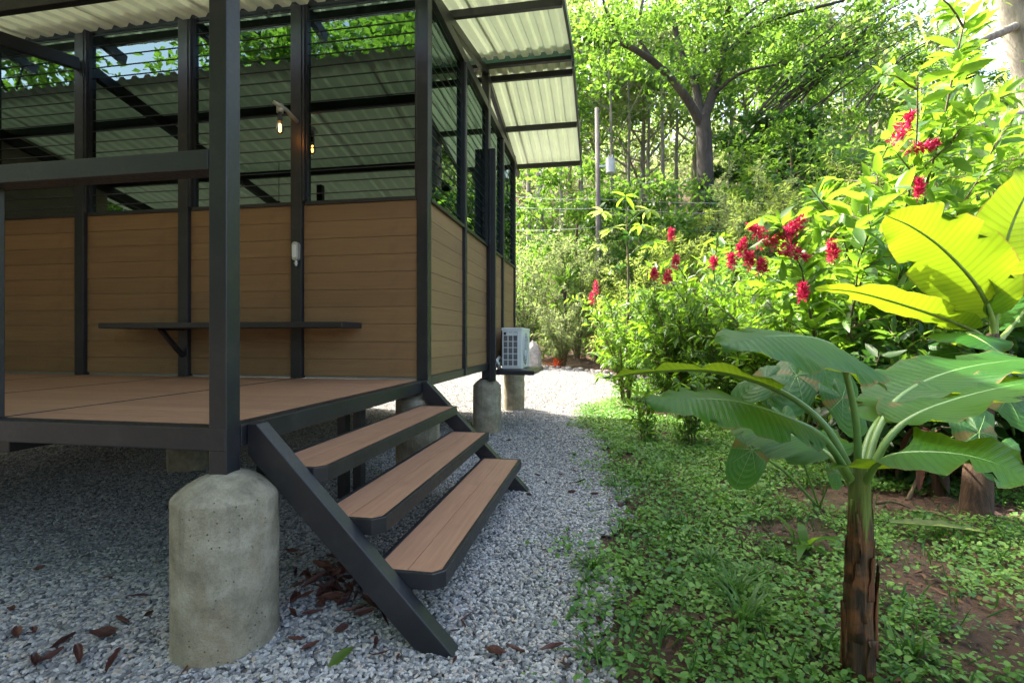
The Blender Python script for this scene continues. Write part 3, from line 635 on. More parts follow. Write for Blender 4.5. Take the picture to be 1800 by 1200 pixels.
for i in range(6):
    z = .045 + i * (HZ_ - .14) / 5; MB().box(-WX + .015, WX - .045, -LY - .0135, -LY - .0045, z - .006, z + .006).build('grille_bar', M['white'], ac)
for i in range(6):
    for j in range(4): z = .045 + (i + (j + 1) / 5) * (HZ_ - .14) / 5; MB().box(-WX + .022, WX - .056, -LY - .0085, -LY - .0045, z - .003, z + .002).build('grille_louvre', M['label'], ac) if i < 5 else None
MB().box(-WX + .065, WX - .065, -LY - .015, -LY - .004, HZ_ - .10, HZ_ - .055).build('rating_label', M['white'], ac)
fan = MB()
for r in (.05, .10, .15, .20, .235): fan.tube([(WX + .008, -.06 + r * math.cos(a), .28 + r * math.sin(a)) for a in [i * math.pi / 14 for i in range(29)]], .004, 5, False)
for a in range(12): fan.tube([(WX + .010, -.06 + .03 * math.cos(a * math.pi / 6), .28 + .03 * math.sin(a * math.pi / 6)), (WX + .006, -.06 + .24 * math.cos(a * math.pi / 6), .28 + .24 * math.sin(a * math.pi / 6))], .004, 5)
fan.build('fan_guard', M['white'], ac, smooth=True)
fb_ = MB(); fb_.lathe([(.225, 0), (.225, .004)], 28); fb = fb_.build('fan_opening', M['blackp'], ac, (WX + .0005, -.06, .28)); fb.rotation_euler = (0, math.pi / 2, 0)
for y in (-.28, .28): MB().box(-WX - .02, WX + .035, y - .03, y + .03, -.009, -.0005).build('foot', M['galv'], ac)
hz = [Vector((-.142, -.20, .10)), Vector((-.20, -.30, .16)), Vector((-.215, -.42, .10)), Vector((-.19, -.50, .05)), Vector((-.15, -.58, .08)), Vector((-.155, -.70, .14))]
MB().tube(hz, .022, 8).build('coolant_pipe', M['hose'], ac, smooth=True)
MB().tube([p + Vector((.02, .02, -.05)) for p in hz], .016, 8).build('coolant_pipe', M['galv'], ac, smooth=True)

# ------------------------------------------------------------------ utility pole, transformer, wires
pb = dep(1052, 430, 17.0); zg = tz(pb.x, pb.y)
ptop = dep(1049, 190, 17.0)
pole = empty('utility_pole', (pb.x, pb.y, zg), 'weathered grey wooden utility pole in front of the forest', 'utility pole')
MB().tube([(0, 0, -.2), (0, 0, (ptop.z - zg) * .5), (-.05, 0, ptop.z - zg)], [.10, .09, .07], 12).build('shaft', M['pole'], pole, smooth=True)
tf = dep(1073, 292, 16.7)
tr0 = empty('transformer', tf, 'pale grey cylindrical transformer can on the utility pole', 'transformer')
MB().lathe([(.13, -.24), (.145, -.23), (.145, .20), (.15, .205), (.15, .235), (.06, .26)], 20).build('tank', M['tank'], tr0, smooth=False)
for x in (-.06, .06): MB().lathe([(.022, .25), (.03, .29), (.02, .31), (.03, .33), (.018, .36)], 10, (x, 0)).build('bushing', M['label'], tr0)
MB().box(-.36, -.13, -.03, .03, -.02, .04).build('hanger', M['galv'], tr0)
for i, (ya, yb, yc) in enumerate(((343, 350, 352), (362, 366, 372), (404, 399, 400))):
    A = dep(880, ya, 18.5); B = dep(1050, yb, 17.0); Cc = dep(1480, yc, 17.5)
    pts = [A.lerp(B, t) - Vector((0, 0, .25 * t * (1 - t))) for t in np.linspace(0, 1, 9)] + [B.lerp(Cc, t) - Vector((0, 0, .5 * t * (1 - t))) for t in np.linspace(.08, 1, 12)]
    tag(MB().tube(pts, .007, 5).build('power_line', M['label'], None), 'thin power line strung from the utility pole before the trees', 'power line', 'power lines at the utility pole')

# ------------------------------------------------------------------ vegetation builders
def rvec(n): return norm(rng.standard_normal((n, 3)))
def grow_branches(base, height, spread, nst, nsub, lean=(0, 0), seed=0, r0=.03, upright=.6):
    """stems with side branches: returns polylines with radii and twig sample points/directions."""
    R = np.random.default_rng(seed); out = []; P = []; D = []
    for i in range(nst):
        az = 2 * np.pi * (i + R.random() * .7) / nst; sp = spread * (.35 + .65 * R.random()); h = height * (.62 + .38 * R.random()) if i else height
        tip = np.array([math.cos(az) * sp * (1 - upright * .3) + lean[0], math.sin(az) * sp * (1 - upright * .3) + lean[1], h])
        ctrl = np.array([tip[0] * .25, tip[1] * .25, h * .6]); b = np.array([.06 * math.cos(az), .06 * math.sin(az), -.05])
        ts = np.linspace(0, 1, 9)[:, None]; pts = (1 - ts) ** 2 * b + 2 * ts * (1 - ts) * ctrl + ts ** 2 * tip + .03 * R.standard_normal((9, 3)) * ts
        out.append((pts, np.linspace(r0, r0 * .22, 9))); subs = [(pts, .20, 1.0)]
        for k in range(nsub):
            t = .10 + .87 * (k + R.random()) / nsub; f = t * 8; j = int(min(7, f)); p0 = pts[j] + (pts[j + 1] - pts[j]) * (f - j)
            a2 = az + R.normal(0, 1.6); L = spread * (.75 - .35 * t) * (.6 + .6 * R.random())
            d = np.array([math.cos(a2), math.sin(a2), .35 + .7 * R.random()]); d /= np.linalg.norm(d)
            tt = np.linspace(0, 1, 6)[:, None]; q_ = p0 + d * L * tt + np.array([0, 0, -.18 * L]) * tt ** 2 + .02 * R.standard_normal((6, 3)) * tt
            out.append((q_, np.linspace(r0 * .4, r0 * .12, 6))); subs.append((q_, .08, 1.0))
        for q_, a, b_ in subs:
            L = np.linalg.norm(np.diff(q_, axis=0), axis=1).sum(); P.append((q_, a, L))
    return out, P
def leaves_along(P, per_m, droop=.25, seed=0, outward=.9):
    R = np.random.default_rng(seed); B, D, N = [], [], []
    for q_, a, L in P:
        n = max(2, int(L * per_m)); t = a + (1 - a) * R.random(n); f = t * (len(q_) - 1); j = np.minimum(f.astype(int), len(q_) - 2)
        p = q_[j] + (q_[j + 1] - q_[j]) * (f - j)[:, None]; ax_ = norm(q_[j + 1] - q_[j])
        side = R.standard_normal((n, 3)); side -= (side * ax_).sum(1)[:, None] * ax_; side = norm(side)
        d = norm(ax_ * (.35 + .5 * R.random((n, 1))) + side * outward + np.array([0, 0, .12]) - np.array([0, 0, droop]) * R.random((n, 1)) * 2)
        up = norm(np.array([0, 0, 1.0]) + .55 * R.standard_normal((n, 3)))
        B.append(p + side * .01); D.append(d); N.append(up)
    return np.concatenate(B), np.concatenate(D), np.concatenate(N)

def panicle(parent, loc, L=.26, Wd=.09, n=70, seed=0, d=(0, 0, 1), mat='crimson'):
    R = np.random.default_rng(seed); d = np.array(d, float); d /= np.linalg.norm(d); t = R.random(n)
    off = norm(R.standard_normal((n, 3))); p = d * (t * L)[:, None] + off * (Wd * .5 * (1 - t) ** .6 * R.random(n))[:, None]
    dd = norm(off + d * .5 + .2 * R.standard_normal((n, 3))); V, FL, a_ = leaf_arrays(p, dd, R.standard_normal((n, 3)), .042 + .03 * R.random(n), .020, True)
    return link('flower_cluster', fast_mesh('flower_cluster', V, FL, a_), M[mat], parent, loc)

def shrub(label, base, height, spread, mat, leafL, leafW, per_m, nst=6, nsub=6, seed=0, lean=(0, 0), simple=False, droop=.25, flowers=(), name='leafy_shrub', cat='shrub', group=None, stem='twig', r0=.022, upright=.6, sizevar=.5):
    z = tz(base[0], base[1]); root = empty(name, (base[0], base[1], z), label, cat, group)
    br, P = grow_branches(base, height, spread, nst, nsub, lean, seed, r0, upright)
    link('stem', tubes_mesh('stem', br, 5), M[stem], root)
    B, D, N = leaves_along(P, per_m, droop, seed + 1); n = len(B); s = (1 - sizevar) + sizevar * 1.3 * rng.random(n)
    link('foliage', leaf_mesh('foliage', B, D, N, leafL * s, leafW * s, simple), M[mat], root, smooth=not simple)
    for i, (p, L, Wd, dr) in enumerate(flowers): panicle(root, Vector(p) - root.location, L * .85, Wd * .85, int(70 + 330 * L), seed * 7 + i, dr)
    return root

def make_tree(name, label, cat, seed, height, crown_r, trunk_r, mat, leafL, clumps, per, bark='bark', crown0=.45, group=None, lean=(0, 0)):
    """tapered trunk with limbs and a crown of leaf clumps at the limb ends."""
    R = np.random.default_rng(seed); br = []; tips = []
    n = 10; ts = np.linspace(0, 1, n); tr = np.stack([np.cumsum(R.normal(0, .035, n)) * height * .12 * ts + lean[0] * ts ** 1.5, np.cumsum(R.normal(0, .035, n)) * height * .12 * ts + lean[1] * ts ** 1.5, ts * height * .93 - .3], 1)
    br.append((tr, trunk_r * (1 - .8 * ts) + .004))
    nl = int(clumps * .32)
    for i in range(nl):
        t = crown0 + (1 - crown0) * (i + R.random()) / nl; f = t * (n - 1); j = int(min(n - 2, f)); p0 = tr[j] + (tr[j + 1] - tr[j]) * (f - j)
        az = i * 2.4 + R.normal(0, .4); L = crown_r * (1.15 - .75 * (t - crown0) / (1 - crown0)) * (.6 + .5 * R.random())
        d = np.array([math.cos(az), math.sin(az), .25 + .75 * R.random()]); tt = np.linspace(0, 1, 6)[:, None]
        q_ = p0 + d * L * tt + np.array([0, 0, .15 * L]) * tt ** 2 + .07 * L * np.cumsum(R.normal(0, .35, (6, 3)), 0) * tt
        r = trunk_r * (.42 - .25 * t); br.append((q_, np.linspace(r, r * .2, 6))); tips.append((q_[-1], .5 + .5 * R.random()))
        for k in range(2):
            jj = 2 + k + int(R.integers(0, 2)); a3 = az + R.choice([-1, 1]) * (.5 + .6 * R.random()); d2 = np.array([math.cos(a3), math.sin(a3), .2 + .6 * R.random()])
            q2 = q_[jj] + d2 * L * .5 * np.linspace(0, 1, 4)[:, None] + .03 * L * R.standard_normal((4, 3)) * np.linspace(0, 1, 4)[:, None]
            br.append((q2, np.linspace(r * .5, r * .12, 4))); tips.append((q2[-1], .4 + .5 * R.random()))
    B, D, N = [], [], []
    for p, s in tips:
        m = int(per * (.5 + R.random())); o = norm(R.standard_normal((m, 3))) * (R.random((m, 1)) ** .45) * crown_r * .34 * s * np.array([1.15, 1.15, .62])
        B.append(p + o); D.append(norm(o + .6 * R.standard_normal((m, 3)) * np.linalg.norm(o, axis=1)[:, None] - np.array([0, 0, .1]))); N.append(norm(np.array([0, 0, 1]) + .7 * R.standard_normal((m, 3))))
    B, D, N = map(np.concatenate, (B, D, N)); s = .6 + .7 * R.random(len(B))
    root = empty(name, (0, 0, 0), label, cat, group)
    link('trunk', tubes_mesh('trunk', br, 7), M[bark], root); link('crown', leaf_mesh('crown', B, D, N, leafL * s, leafL * .5 * s, True), M[mat], root)
    return root

def gb(px, t):                                   # point on the ground t metres ahead at picture column px
    p = dep(px, 600, t); return (p.x, p.y)

# ------------------------------------------------------------------ banana plants and elephant ears
def spline(pts, n):
    P = np.array([tuple(p) for p in pts], float); m = len(P)
    PP = np.concatenate([[2 * P[0] - P[1]], P, [2 * P[-1] - P[-2]]]); out = []
    for u in np.linspace(0, m - 1, n):
        i = int(min(m - 2, u)); t = u - i; p0, p1, p2, p3 = PP[i], PP[i + 1], PP[i + 2], PP[i + 3]
        out.append(.5 * (2 * p1 + (p2 - p0) * t + (2 * p0 - 5 * p1 + 4 * p2 - p3) * t ** 2 + (3 * p1 - p0 - 3 * p2 + p3) * t ** 3))
    return np.array(out)
def banana_leaf(parent, pts, width, fold=.25, start=.3, roll=0., seed=0, r=.0118, mat='banana', tears=5, name='leaf'):
    """pts: world midrib from stem to tip; the blade starts at fraction `start`; fold>0 lifts the edges, <0 drops them; roll tilts the blade."""
    R = np.random.default_rng(seed); n = 36; P = spline(pts, n); T = norm(np.gradient(P, axis=0)); up = np.array([0, 0, 1.0])
    Sd = np.cross(T, up); Sd = norm(Sd); Nn = np.cross(Sd, T)
    cr, sr = math.cos(roll), math.sin(roll); S2 = Sd * cr + Nn * sr; N2 = -Sd * sr + Nn * cr
    i0 = int(start * n); u = (np.arange(i0, n) - i0) / (n - 1 - i0)
    prof = np.sin(np.pi * np.clip(u * .97 + .03, 0, 1) ** .72) ** .62; prof[-1] = .03
    cols = np.array([-1, -.8, -.55, -.28, -.05, .05, .28, .55, .8, 1]); V = []; UV = []
    tear = {(int(R.integers(4, len(u) - 5)), int(R.choice([-1, 1]))) for _ in range(tears)}
    for k, uu in enumerate(u):
        i = i0 + k; w = width * .5 * prof[k]
        for c in cols:
            e = abs(c); ww = w
            for (tk, sd) in tear:
                if sd * c > 0 and abs(tk - k) == 0 and e > .5: ww = w * (.62 if e > .9 else .9)
            wob = .030 * width * math.sin(uu * 23 + seed + c * 1.3) * e ** 2 + .018 * width * math.sin(uu * 51 + 2 * seed * (1 if c > 0 else 2)) * e ** 3
            h = fold * w * (e ** 1.5) + wob
            V.append(P[i] + S2[i] * c * ww * math.sqrt(max(.1, 1 - min(.9, fold * fold * .6))) + N2[i] * h); UV.append((uu, .5 + .5 * c))
    m = len(cols); a_ = np.arange(len(u) - 1)[:, None] * m + np.arange(m - 1)[None]; a_ = a_.ravel()
    q_ = np.stack([a_, a_ + 1, a_ + m + 1, a_ + m], 1)
    o = Vector(parent.location); V = np.array(V) - np.array(o)
    lf = link(name, fast_mesh('leaf', V, [q_], None, np.array(UV)), M[mat], parent, smooth=True)
    Pm = P - np.array(o) - N2 * .004; rad = r * np.concatenate([np.linspace(1.25, 1.0, i0), 1.0 - .86 * u ** .8])
    link('midrib', tubes_mesh('midrib', [(Pm, rad)], 8), M['petiole' if r > .012 else 'midrib'], lf)
    return lf
def ear_leaf(parent, base, tip_c, size, facing, droop_dir, seed=0, mat='ear'):
    """heart-shaped blade: attached at tip_c by a petiole from base; facing = blade normal; droop_dir = direction of its point."""
    f = np.array(facing, float); f /= np.linalg.norm(f); d = np.array(droop_dir, float); d -= f * (d @ f); d /= np.linalg.norm(d); s = np.cross(d, f)
    R = np.random.default_rng(seed); rings, segs = 6, 40; V = [np.array(tip_c, float)]; UV = [(0, .5)]
    for r_ in range(1, rings + 1):
        for k in range(segs):
            a = 2 * np.pi * k / segs; c = math.cos(a)
            rad = .52 + .48 * (max(0, c) ** 3.0) - .42 * (max(0, -c) ** 22) + .16 * (max(0, -c)) ** 1.5
            rr = rad * size * r_ / rings; h = -.16 * size * (r_ / rings) ** 2 * (1 + .25 * math.sin(5 * a + seed)) + .018 * size * math.sin(17 * a + seed) * (r_ / rings) ** 2 + .05 * size * abs(math.sin(a)) * (r_ / rings)
            V.append(np.array(tip_c) + d * rr * math.cos(a) + s * rr * math.sin(a) * .82 + f * h); UV.append((r_ / rings, .5 + .5 * math.sin(a)))
    F3 = np.array([(0, 1 + k, 1 + (k + 1) % segs) for k in range(segs)]); F4 = []
    for r_ in range(rings - 1):
        for k in range(segs): k2 = (k + 1) % segs; F4.append((1 + r_ * segs + k, 1 + (r_ + 1) * segs + k, 1 + (r_ + 1) * segs + k2, 1 + r_ * segs + k2))
    o = np.array(parent.location); lf = link('leaf', fast_mesh('leaf', np.array(V) - o, [F3, np.array(F4)], None, np.array(UV)), M[mat], parent, smooth=True)
    b = np.array(base, float); mid = (b + np.array(tip_c)) / 2 + np.array([0, 0, .18 * size]) + (np.array(tip_c) - b) * .05
    ve = [(spline([b - o, mid - o, np.array(tip_c) - o], 10), np.linspace(.013, .007, 10) * (size / .3) ** .5)]
    for a in (0, .6, -.6, 1.25, -1.25, 2.2, -2.2):
        L = size * (.92 if a == 0 else .58); e = np.array(tip_c) + d * L * math.cos(a) + s * L * .82 * math.sin(a) + f * (-.15 * size * (L / size) ** 2 + .004)
        ve.append((spline([np.array(tip_c) + f * .004 - o, (np.array(tip_c) + e) / 2 + f * .025 * size - o, e - o], 6), np.linspace(.0020, .0007, 6) * size / .3))
    link('petiole', tubes_mesh('petiole', ve, 6), M['midrib'], lf); return lf

# foreground banana plant
bb = Vector((2.45, .31, tz(2.45, .31)))
ban = empty('banana_plant', bb, 'young banana plant with brown sheathed trunk and broad green leaves', 'banana plant')
crown_p = dep(1512, 850, 1.93) - bb
R_ = np.random.default_rng(3)
def ps_tube(z0, z1, r0_, r1_, mat, name, seed, lean):
    n, m = 24, 44; V = []
    for i in range(m):
        t = i / (m - 1); z = z0 + (z1 - z0) * t; r = r0_ + (r1_ - r0_) * t
        for k in range(n):
            a = 2 * math.pi * k / n; q_ = Vector((math.cos(a), math.sin(a), z * 5)); rr = r * (1 + .10 * mnoise.noise(q_ * 1.4 + Vector((seed, 0, 0))) + .05 * math.sin(5 * a + z * 9))
            V.append((lean.x * (z / max(.01, crown_p.z)) ** 1.3 + rr * math.cos(a), lean.y * (z / max(.01, crown_p.z)) ** 1.3 + rr * math.sin(a), z))
    a_ = [(i * n + k, i * n + (k + 1) % n, (i + 1) * n + (k + 1) % n, (i + 1) * n + k) for i in range(m - 1) for k in range(n)]
    return link(name, fast_mesh(name, np.array(V), [np.array(a_)]), M[mat], ban, smooth=True)
lean = Vector((crown_p.x, crown_p.y, 0))
ps_tube(-.06, crown_p.z * 1.10, .057, .033, 'ptrunk', 'trunk', 1, lean)
for i in range(20):     # dry sheath flaps clinging to the trunk
    z0 = -.02 + crown_p.z * .70 * i / 20; a0 = i * 2.3 + .4; h = .14 + .18 * R_.random(); wv = .35 + .75 * R_.random(); V = []
    for r_ in range(7):
        t = r_ / 6
        for k in range(5):
            a = a0 + wv * (k / 4 - .5) * (1 - .75 * t ** 1.5) + .5 * t * (R_.random() - .5) * (k in (0, 4)) + .25 * t * math.sin(i * 3.0); z = z0 + h * t; rr = (.0585 - .022 * z / crown_p.z) * 1.04 + .012 * t * t * (i % 3) / 2 + .003 * math.sin(3 * k + i)
            V.append((lean.x * (max(0, z) / crown_p.z) ** 1.3 + rr * math.cos(a), lean.y * (max(0, z) / crown_p.z) ** 1.3 + rr * math.sin(a), z))
    q_ = [(r_ * 5 + k, r_ * 5 + k + 1, r_ * 5 + k + 6, r_ * 5 + k + 5) for r_ in range(6) for k in range(4)]
    fl = link('sheath_flap', fast_mesh('sheath_flap', np.array(V), [np.array(q_)]), M['psheath' if i % 4 == 1 else 'ptrunk'], ban, smooth=True)
    fl.modifiers.new('thick', 'SOLIDIFY').thickness = .0015
def pl_(*a): return [dep(x, y, t) for x, y, t in a]
banana_leaf(ban, pl_((1508, 840, 1.93), (1506, 740, 1.90), (1480, 630, 1.86), (1440, 596, 1.82), (1360, 590, 1.76), (1268, 606, 1.68)), .58, -.22, .36, .30, 1)
banana_leaf(ban, pl_((1500, 830, 1.93), (1450, 745, 1.98), (1370, 685, 2.05), (1260, 652, 2.12), (1150, 652, 2.18), (1062, 664, 2.22)), .36, .10, .40, -.10, 2)
banana_leaf(ban, pl_((1497, 840, 1.92), (1450, 770, 1.86), (1390, 735, 1.82), (1300, 706, 1.78), (1215, 700, 1.76), (1135, 704, 1.74)), .38, -.20, .30, .30, 3)
banana_leaf(ban, pl_((1500, 850, 1.93), (1465, 805, 2.02), (1420, 775, 2.12), (1350, 752, 2.28), (1285, 750, 2.42)), .42, -.1, .25, .15, 4)
banana_leaf(ban, pl_((1520, 830, 1.94), (1545, 750, 2.02), (1590, 690, 2.12), (1680, 650, 2.22), (1800, 632, 2.32), (1900, 640, 2.4)), .48, .06, .34, -.05, 5)
banana_leaf(ban, pl_((1526, 835, 1.93), (1560, 770, 1.93), (1610, 728, 1.93), (1700, 695, 1.92), (1810, 672, 1.9), (1900, 670, 1.88)), .48, .08, .32, .0, 6)
banana_leaf(ban, pl_((1520, 850, 1.92), (1540, 815, 1.84), (1590, 795, 1.76), (1700, 800, 1.66), (1810, 840, 1.56), (1890, 900, 1.5)), .56, .05, .14, -.05, 7)
banana_leaf(ban, pl_((1510, 830, 1.95), (1530, 760, 2.05), (1560, 720, 2.2), (1580, 700, 2.4), (1590, 705, 2.6)), .30, .1, .35, .0, 8)

# second banana clump behind it, leaves in the sun
b2 = gnd(1715, 905); b2.z = tz(b2.x, b2.y)
ban2 = empty('banana_plant', b2, 'taller banana plant with sunlit yellow green leaves behind the young one', 'banana plant')
c2 = dep(1745, 590, 4.1) - b2
link('trunk', tubes_mesh('trunk', [(spline([(0, 0, -.05), (c2.x * .3, c2.y * .3, c2.z * .5), tuple(c2)], 12), np.linspace(.10, .045, 12))], 14), M['pstem'], ban2)
ban2b = gnd(1655, 880); ban2b.z = tz(ban2b.x, ban2b.y)
banana_leaf(ban2, pl_((1745, 600, 4.1), (1742, 555, 4.05), (1715, 500, 4.0), (1660, 440, 3.95), (1605, 400, 3.9), (1556, 378, 3.88)), .62, .12, .20, -.75, 11, .02)
banana_leaf(ban2, pl_((1748, 600, 4.1), (1750, 540, 4.1), (1758, 470, 4.1), (1780, 390, 4.05), (1815, 320, 4.0), (1850, 270, 3.95)), .58, .12, .16, .95, 12, .02)
banana_leaf(ban2, pl_((1742, 605, 4.1), (1710, 580, 4.05), (1650, 556, 4.0), (1570, 530, 3.9), (1500, 512, 3.8), (1432, 506, 3.7)), .34, .12, .22, -.30, 13, .018)
banana_leaf(ban2, pl_((1755, 600, 4.1), (1790, 560, 4.2), (1840, 500, 4.3), (1890, 480, 4.4)), .55, -.1, .2, .2, 14, .018)
banana_leaf(ban2, pl_((1740, 610, 4.1), (1720, 590, 3.95), (1700, 585, 3.75), (1730, 600, 3.5), (1800, 650, 3.3)), .5, -.2, .25, .1, 15, .016)
banana_leaf(ban2, pl_((1752, 640, 4.1), (1790, 640, 3.9), (1850, 690, 3.7), (1880, 800, 3.6)), .45, -.15, .2, .1, 16, .016)
for i, (px, py) in enumerate(((1648, 868), (1775, 862))):
    p = gnd(px, py); z = tz(p.x, p.y); o = empty('banana_stump', (p.x, p.y, z), ('short dry banana stump with torn brown sheaths' if i == 0 else 'leaning dry banana stem beside the taller banana plant'), 'banana stump')
    link('trunk', tubes_mesh('trunk', [(spline([(0, 0, -.05), (.02, 0, .25), (.06 * (1 - 2 * i), .02, .55 + .3 * i)], 8), np.linspace(.075, .04, 8))], 12), M['pstem'], o)
    for k in range(5):
        a = k * 1.26 + i; e = np.array([math.cos(a) * .28, math.sin(a) * .28, .05])
        bl = banana_leaf(o, [np.array(o.location) + np.array([0, 0, .55]), np.array(o.location) + e * .6 + np.array([0, 0, .45]), np.array(o.location) + e + np.array([0, 0, .03])], .13, .5, .1, 0, k, .006, 'dead', 3, 'dry_leaf_blade')

# elephant ears around the banana
def ear_plant(base, label, leaves):
    b = Vector(base); b.z = tz(b.x, b.y); r = empty('elephant_ear', b, label, 'elephant ear')
    for i, (px, py, t, size, fac, dr) in enumerate(leaves): ear_leaf(r, tuple(b), tuple(dep(px, py, t)), size, fac, dr, i + int(px))
    return r
ear_plant(gnd(1440, 890), 'elephant ear with one heart shaped leaf hanging over the ground cover', [(1322, 790, 2.9, .24, (-.15, -1, .35), (-.45, -.1, -1)), (1380, 735, 3.0, .16, (0, -.8, .5), (.1, -.2, -1)), (1468, 830, 3.0, .10, (.2, -1, .3), (0, 0, -1))])
ear_plant(gnd(1410, 800), 'dark elephant ear with upright leaves behind the young banana', [(1400, 660, 3.6, .38, (-.1, -.7, .7), (-.4, -.2, -.8)), (1345, 665, 3.5, .28, (-.4, -.6, .7), (-.7, 0, -.6)), (1445, 640, 3.8, .34, (.1, -.8, .5), (.5, -.1, -.9)), (1480, 700, 3.3, .26, (.2, -.9, .4), (.3, 0, -1))])
ear_plant(gnd(1620, 800), 'elephant ear with glossy broad leaves below the sunlit banana', [(1640, 690, 3.5, .36, (0, -.6, .8), (.6, -.3, -.6)), (1580, 680, 3.7, .32, (-.2, -.7, .7), (-.5, -.2, -.7)), (1720, 760, 3.2, .30, (.1, -.8, .5), (.2, -.3, -1)), (1690, 620, 3.9, .36, (.1, -.5, .8), (.6, -.1, -.6))])
ear_plant(gnd(1790, 830), 'elephant ear at the foot of the dry banana stems', [(1770, 700, 3.4, .3, (0, -.7, .7), (.4, -.3, -.8)), (1760, 790, 3.2, .22, (-.2, -.8, .6), (-.3, -.3, -.9))])

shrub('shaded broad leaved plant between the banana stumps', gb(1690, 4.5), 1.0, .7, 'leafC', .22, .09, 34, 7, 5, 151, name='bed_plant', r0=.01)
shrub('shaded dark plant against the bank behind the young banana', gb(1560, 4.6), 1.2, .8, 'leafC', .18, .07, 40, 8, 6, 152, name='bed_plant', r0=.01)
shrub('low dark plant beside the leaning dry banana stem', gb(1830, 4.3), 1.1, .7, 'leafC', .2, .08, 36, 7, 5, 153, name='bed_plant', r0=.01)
# small plants in the bed
def blade_plant(name, label, cat, base, n, L, Wd, mat='grass', arch=.5, seed=0, group=None, upmin=.5):
    R = np.random.default_rng(seed); b = Vector(base); b.z = tz(b.x, b.y); r = empty(name, b, label, cat, group); Vs, Fs, at, off = [], [], [], 0
    for i in range(n):
        az = 2 * np.pi * R.random(); l = L * (.55 + .5 * R.random()); el = upmin + (1.45 - upmin) * R.random(); d = np.array([math.cos(az) * math.cos(el), math.sin(az) * math.cos(el), math.sin(el)]); hd = np.array([math.cos(az), math.sin(az), 0]); s = np.cross(hd, [0, 0, 1])
        m = 6; b0 = np.array([R.normal(0, .012), R.normal(0, .012), -.005]) * (L / .2)
        for k in range(m):
            t = k / (m - 1); p = b0 + d * l * t + np.array([0, 0, -arch * l]) * t * t + hd * l * .18 * t * t; w = Wd * .5 * math.sin(math.pi * min(1, .18 + .82 * t)) ** .8 + .0006
            Vs += [p - s * w, p + s * w]
        rv = R.random(); at += [rv] * (2 * m); Fs += [(off + 2 * k, off + 2 * k + 1, off + 2 * k + 3, off + 2 * k + 2) for k in range(m - 1)]; off += 2 * m
    link('blades', fast_mesh('blades', np.array(Vs), [np.array(Fs)], at), M[mat], r, smooth=True); return r
blade_plant('palm_seedling', 'young palm seedling with broad arching blades on bare soil', 'seedling', gnd(1415, 962), 9, .42, .055, 'leafA', .55, 5, upmin=.6)
tg = 'tufts of grass along the gravel edge'
tl_ = 'small tuft of green grass at the edge of the gravel'
for i, (px, py, n, L) in enumerate(((1040, 1005, 40, .13), (1045, 1160, 26, .15), (1030, 1030, 30, .10), (1100, 1030, 22, .09), (1010, 800, 18, .11), (1090, 805, 22, .11), (1075, 855, 14, .08), (1090, 770, 16, .1), (1030, 745, 20, .12))):
    blade_plant('grass_tuft', tl_, 'grass', gnd(px, py), int(n * 1.5), L * 1.35, .0075, 'grass', .5, 40 + i, tg)
tl2 = 'tuft of thin grass growing among the low ground cover'
for i, (px, py, n, L) in enumerate(((1290, 1040, 60, .20), (1250, 990, 40, .16), (1310, 1090, 40, .22), (1180, 920, 30, .14), (1370, 975, 30, .12), (1160, 840, 30, .13), (1600, 1150, 30, .16), (1350, 1010, 30, .14))):
    blade_plant('grass_tuft', tl2, 'grass', gnd(px, py), int(n * 1.5), L * 1.5, .008, 'grass', .45, 60 + i, 'grass tufts in the ground cover')

# ------------------------------------------------------------------ ground cover
n = 420000
px_ = rng.uniform(1.0, 8.0, n); py_ = rng.uniform(-1.4, 12.5, n)
wob = .09 * np.sin(3.1 * py_ + 1) + -.06 + .06 * np.sin(9 * py_) + .13 * rng.standard_normal(n)
dxx = px_ - xedge(py_) - wob
fx = np.array([mnoise.noise(Vector((a * 1.1, b * 1.1, 3))) + .5 * mnoise.noise(Vector((a * 3.1, b * 3.1, 9))) for a, b in zip(px_[::6], py_[::6])]); fx = np.repeat(fx, 6)[:n]
# cluster leaves in sixes
px_ = np.repeat(px_[::6], 6)[:n] + .028 * rng.standard_normal(n); py_ = np.repeat(py_[::6], 6)[:n] + .028 * rng.standard_normal(n)
d1 = np.repeat(dxx[::6], 6)[:n]
bare = np.exp(-(((px_ - 2.75) / .45) ** 2 + ((py_ - 1.75) / .38) ** 2) * 1.2) + np.exp(-(((px_ - 4.1) / .8) ** 2 + ((py_ - 2.5) / .55) ** 2) * 1.2) + .7 * np.exp(-(((px_ - 1.75) / .22) ** 2 + ((py_ - .3) / .3) ** 2)) + .8 * np.exp(-(((px_ - 3.2) / .5) ** 2 + ((py_ - 2.6) / .4) ** 2))
ok = (d1 > 0) & (fx > -.30 + .1 * rng.standard_normal(n)) & (bare + .25 * rng.random(n) < .75) & (rng.random(n) < np.clip(1.3 - (py_ + 1) / 14, .3, 1)) & (py_ < 11)
px_, py_ = px_[ok], py_[ok]; n = len(px_); hgt = .012 + .055 * rng.random(n) ** 1.5
B = np.stack([px_, py_, terrain(px_, py_) + hgt], 1); az = rng.uniform(0, 6.28, n); D = np.stack([np.cos(az), np.sin(az), .15 + .35 * rng.standard_normal(n)], 1)
Nn = np.array([0, 0, 1.0]) + .38 * rng.standard_normal((n, 3)); Ls = (.013 + .028 * rng.random(n) ** 1.4) * (1 + .04 * np.maximum(0, py_))
nr = (py_ < 2.2)
V, FL, a_ = leaf_arrays(B[nr], D[nr], Nn[nr], Ls[nr], Ls[nr] * .72); V2, FL2, a2 = leaf_arrays(B[~nr], D[~nr], Nn[~nr], Ls[~nr], Ls[~nr] * .8, True)
